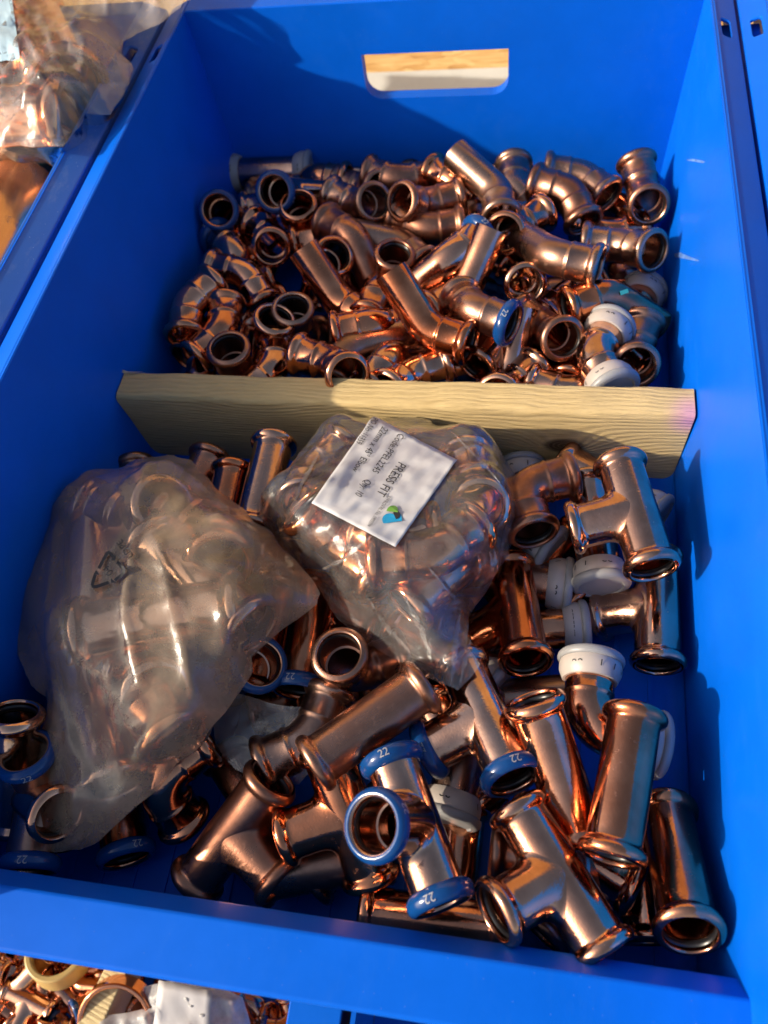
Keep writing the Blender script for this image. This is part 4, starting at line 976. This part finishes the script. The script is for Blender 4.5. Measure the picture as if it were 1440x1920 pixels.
# labelled clear bag
rid2 = lambda *q: [tuple(at(x, y, 75)) for x, y in q]
fm, rm = bag('labelled_bag', 'clear polythene bag of copper elbows with a white paper label, in the middle', mid_px, Mc, 'film_clear', 12, amp=1.3, taut=0.75,
  ridges=((rid2((582,1080),(650,1045),(700,1000)), 2.5, 3), (rid2((490,965),(530,1020),(575,1070)), 4, 3.5), (rid2((880,1180),(850,1230),(840,1285)), 2, 3), (rid2((760,1130),(800,1180),(815,1250)), 3.5, 3), (rid2((690,1110),(700,1150),(740,1200)), 3, 3), (rid2((850,800),(880,840),(940,900)), 2.5, 2.5)))
for k_, (pl, w) in enumerate((([(485,965),(525,1012),(578,1080)], 8), ([(578,1082),(640,1052),(705,1000)], 5), ([(600,1100),(650,1150),(700,1195)], 6), ([(690,1120),(720,1170),(770,1225)], 7), ([(760,1120),(790,1180),(812,1250)], 7), ([(862,1150),(855,1200),(846,1284)], 8), ([(884,1195),(874,1235),(862,1285)], 6), ([(845,808),(880,845),(938,905)], 4), ([(940,920),(955,980),(930,1060)], 5), ([(800,1060),(850,1120),(870,1160)], 4), ([(600,850),(570,900),(556,940)], 5))):
    crease(fm, rm, pl, w, 80+k_)
O_, U2, V2 = np.array([857., 865.]), np.array([-115., 163.]), np.array([-157., -82.])
lp = lambda u, v: O_+U2*u+V2*v
# label: rectangle with a softly torn top edge
nu, nv = 26, 34; LV, LF = [], []
rs = np.random.RandomState(2)
for i in range(nu+1):
    for j in range(nv+1):
        u, v = i/nu, j/nv; p = lp(u*1.0-0.0, v); q = fm.pix(p[0], p[1], 0.9)
        q[2] += 0.35*float(fold_noise(np.array(u*60.), np.array(v*80.), np.random.RandomState(8), 24, 0.7, 0.04, 0.16)); LV.append(tuple(q))
for i in range(nu):
    for j in range(nv): F_ = (i*(nv+1)+j, (i+1)*(nv+1)+j, (i+1)*(nv+1)+j+1, i*(nv+1)+j+1); LF.append(F_)
lab = mesh_obj('paper_label', LV, LF, M['label'], rm)
sd = lab.modifiers.new('thickness', 'SOLIDIFY'); sd.thickness = 0.0002; sd.offset = -1
def on_label(u, v, lift=1.0):
    u_, v_ = min(max(u, 0), .999)*nu, min(max(v, 0), .999)*nv; i, j = int(u_), int(v_); a, b = u_-i, v_-j
    q = [np.array(LV[(i+di)*(nv+1)+j+dj]) for di, dj in ((0,0),(1,0),(0,1),(1,1))]
    return q[0]*(1-a)*(1-b)+q[1]*a*(1-b)+q[2]*(1-a)*b+q[3]*a*b+np.array([0, -0.1, lift])
def label_text(name, s, u0, u1, v, hgt, v1=None):
    V, F = text_geo(s, 1.0, 'LEFT'); wx = max(p[0] for p in V); out = []
    for x, y, _ in V:
        t = x/wx; out.append(tuple(on_label(u0+(u1-u0)*t, v+((v1 or v)-v)*t-y*hgt)))
    # text reads along +u; its upper side faces smaller v
    mesh_obj(name, out, F, M['ink'], lab, False)
label_text('label_print', 'PRESS FIT', .27, .64, .45, .135)
label_text('label_print', 'Code:PFEL2245', .03, .47, .635, .105)
label_text('label_print', 'Qty: 10', .56, .74, .64, .105)
label_text('label_print', '22mm x 45° Elbow', .05, .55, .815, .105)
label_text('label_print', 'PO No.:11359', .01, .30, .955, .095)
label_text('label_print', 'APPROVAL No. 0903394', .60, .95, .36, .055)
def blob(name, pts, mat, lift):
    c = np.mean(pts, 0); V = [tuple(on_label(*c, lift))]+[tuple(on_label(u, v, lift)) for u, v in pts]; n = len(pts)
    mesh_obj(name, V, [(0, 1+i, 1+(i+1) % n) for i in range(n)], mat, lab, False)
def arc(cu, cv, ru, rv, a0, a1, n=12, rot=0): return [(cu+ru*math.cos(math.radians(a0+(a1-a0)*i/n)), cv+rv*math.sin(math.radians(a0+(a1-a0)*i/n))) for i in range(n+1)]
blob('logo_mark', arc(.80, .215, .062, .075, 20, 200)+[(.70, .15), (.755, .10)], M['aqua'], .9)
blob('logo_mark', arc(.715, .245, .055, .055, 60, 240)+[(.70, .17)], M['green'], 1.02)
blob('logo_mark', arc(.735, .185, .04, .04, 100, 300)+[(.77, .16)], M['ink'], 1.14)
# heat sealed hem of the labelled bag
# scrap of film below the two bags
fs, rs_ = bag('film_scrap', 'thin crumpled film scrap over dull copper between the bag and the dark tee', [(445,1300,52),(500,1318,54),(560,1325,55),(620,1322,55),(640,1345,52),(622,1385,50),(600,1430,46),(560,1470,42),(500,1470,40),(440,1440,42),(400,1400,46),(400,1350,50)], [points_of(d) for d in SOL if d['lab'] and 'film scrap' in d['lab']], 'film_clear', 21, amp=1.5)

# ------------------------------------------------------------------ left neighbour: large bends under a big bag
def big(kind, a, za, b, c, s, label, cat):
    A = at(*a, za); Bp = at(*b, za); X = Bp-A; X[2] = 0; X /= np.linalg.norm(X); Y = np.cross(vz, X)
    if c is not None and (at(*c, za)-A)@Y < 0: Y = -Y
    O = A+X*DIM[kind][0]*s*(0.5 if kind in 'CT' else 1)
    make_fitting(kind, '---', O, X, Y, s, label, 'large copper fittings in the left bin', 2, cat)
    d = dict(k=kind, O=O, X=X, Y=Y, s=s); return points_of(d)
big('C', (95,300), 112, (-20,520), None, 3.1, 'very large smooth copper pipe fitting in the left bin below the clear bag', 'pipe fitting')
big('Q', (-90,400), 90, (-40,330), (10,300), 2.4, 'large copper bend at the left edge of the left bin', 'elbow')
nb = []
nb.append(big('T', (130,170), 168, (70,60), (10,200), 2.0, 'large copper tee inside the big clear bag', 'tee'))
nb.append(big('C', (150,230), 160, (0,235), None, 2.1, 'large copper coupler along the lower edge of the big clear bag', 'coupler'))
nb.append(big('C', (60,90), 150, (-60,200), None, 2.1, 'large copper coupler under the pale blue label of the big clear bag', 'coupler'))
big_px = [(-60,-60,190),(60,-60,190),(200,-60,190),(260,-50,190),(345,-40,192),(344,0,186),(338,14,182),(300,45,176),(258,62,172),(232,76,170),(228,100,170),(246,118,169),(250,128,168),(244,150,168),(232,178,168),(216,200,168),(209,215,168),(160,214,170),(150,240,172),(118,274,172),(60,276,172),(0,274,172),(-60,274,172),(-70,100,180)]
fb, rbg = bag('big_clear_bag', 'big glossy clear bag with large copper fittings and pale blue label at top left', big_px, nb, 'film_big', 33, amp=2.4, h=3.0, taut=0.5,
  ridges=(((at(0,225,190)), (at(60,190,190)), (at(120,158,190)), (at(165,172,185))), 4, 9) and ((tuple(map(tuple, (at(0,225,190), at(60,190,190), at(120,158,190), at(165,172,185)))), 4.0, 8), (tuple(map(tuple, (at(155,210,175), at(165,172,180), at(180,120,180)))), 3.0, 6), (tuple(map(tuple, (at(30,150,190), at(70,110,190), at(90,140,190)))), 3.0, 7), (tuple(map(tuple, (at(150,80,190), at(200,30,190), at(220,-20,190)))), 5.0, 9), (tuple(map(tuple, (at(205,212,170), at(190,185,172), at(168,172,176)))), 2.0, 4)))
pl_ = mesh_obj('blue_label', *grid_on(fb, [(39,112), (20,-30), (-60,130), (-60,-30)], 14, 12, 1.2), M['bluelabel'], rbg)
def lt(s, size, org, td, nd): mesh_obj('label_print', *print_on(fb, s, size, org, td, nd, 1.8, 'LEFT'), M['ink'], pl_, False)
lt('CRNC21/1169', 11, (19,0), np.array([.2,.98])*0.75, np.array([.98,-.2])*0.75)
lt('UK Ltd', 6, (-5,102), np.array([1,-.22]), np.array([-.22,-1])*1.0)
lt('artington', 6, (-9,118), np.array([1,-.22]), np.array([-.22,-1])*1.0)

# ------------------------------------------------------------------ shelf below, out of focus
ZL = -250.0
lb = empty('lower_bin', 'blue bin on the shelf below, filled with small copper fittings', 'storage bin', 'blue bins side by side')
q0, q1 = at(-400, 1800, ZL), at(590, 1890, ZL)
mesh_obj('floor', *box(q0[0], q1[0], -420, 60, ZL-30, ZL-27), M['blue'], lb, False)
o = mesh_obj('rim', *box(q1[0]-4, q1[0]+34, -420, 60, ZL+70, ZL+74), M['blue'], lb, False); bevel(o, 0.001)
mesh_obj('side_wall', *box(q1[0]+26, q1[0]+30, -420, 60, ZL-27, ZL+69.9), M['blue'], lb, False)
lb2 = empty('lower_bin', 'second blue bin on the shelf below, right of the first, mostly under the bin lip', 'storage bin', 'blue bins side by side')
mesh_obj('floor', *box(q1[0]+44, q1[0]+400, -420, 60, ZL-30, ZL-27), M['blue'], lb2, False)
mesh_obj('side_wall', *box(q1[0]+40, q1[0]+43.5, -420, 60, ZL-27, ZL+70), M['blue'], lb2, False)
tag(mesh_obj('lower_shelf', *box(-900, 900, -900, 400, ZL-60, ZL-34), M['osb'], None, False), kind='structure')
RQ = random.Random(11); SM = 0.62
for i in range(120):
    px, py = RQ.uniform(-60, 200), RQ.uniform(1770, 1960); z = ZL-10+RQ.uniform(0, 26)
    if i >= 92: px, py = RQ.uniform(230, 560), RQ.uniform(1830, 1960)
    P = at(px, py, z); a = RQ.uniform(0, 6.28); t = RQ.uniform(-.6, .6); X = np.array([math.cos(a)*math.cos(t), math.sin(a)*math.cos(t), math.sin(t)]); Y = np.array([-math.sin(a), math.cos(a), 0])
    k = RQ.choice('CESQTSS'); en = 'b--' if RQ.random() < 0.12 else '---'
    root = make_fitting(k, en, P, X, Y, SM*RQ.uniform(.75, 1.1), 'small blurred copper fitting heaped in the bin below', 'small blurred fittings in the bin below', 0)
P = at(212, 1900, ZL+14); o = mesh_obj('timber_strip', *join([box(-9, 9, -170, 130, 0, 34)]), M['wood2'], None, False); bevel(o, 0.001)
o.matrix_world = Matrix.Translation(Vector(P)*MM) @ Matrix.Rotation(math.radians(-13), 4, 'Z'); tag(o, 'pale timber strip dividing the bin below', 'board')
def torus_ring(name, label, px, py, z, R, w, hgt, mat, tilt, cat):
    v, f = lathe([(0, R), (0, R-w), (hgt, R-w), (hgt, R), (0, R)], 48); o = mesh_obj(name, v, f, mat, None, True, MM, 0.6)
    o.matrix_world = Matrix.Translation(Vector(at(px, py, z))*MM) @ Matrix.Rotation(tilt[0], 4, 'X') @ Matrix.Rotation(tilt[1], 4, 'Y'); bevel(o, 0.0012); tag(o, label, cat)
torus_ring('copper_ring', 'thin golden copper ring right of the pale strip in the bin below', 228, 1900, ZL+34, 29, 4, 14, M['copper'], (0.5, 0.1), 'ring')
torus_ring('tape_roll', 'roll of yellowish tape among the small fittings in the bin below', 118, 1796, ZL+16, 24, 5, 22, M['tape'], (-0.25, 0.1), 'tape roll')
wb_px = [(270,1850,ZL+50),(330,1838,ZL+52),(420,1852,ZL+50),(455,1870,ZL+46),(470,1920,ZL+40),(460,1990,ZL+40),(300,1990,ZL+40),(200,1960,ZL+42),(172,1902,ZL+44),(240,1898,ZL+46),(285,1890,ZL+48)]
bag('milky_bag', 'crumpled milky white plastic bag in the bin below', wb_px, [], 'film_white', 41, amp=7.0, h=4.0, sag=0.02)
o = mesh_obj('folded_paper', *grid_on(Film(px_poly([(x, y, z+12) for x, y, z in wb_px]), [], 3, amp=3, h=4.0), [(300,1838), (400,1858), (285,1960), (390,1990)], 8, 8, 2.0), M['label'], None); sdm = o.modifiers.new('thickness', 'SOLIDIFY'); sdm.thickness = 0.0006
tag(o, 'folded white paper sheet standing on the milky bag below', 'paper')
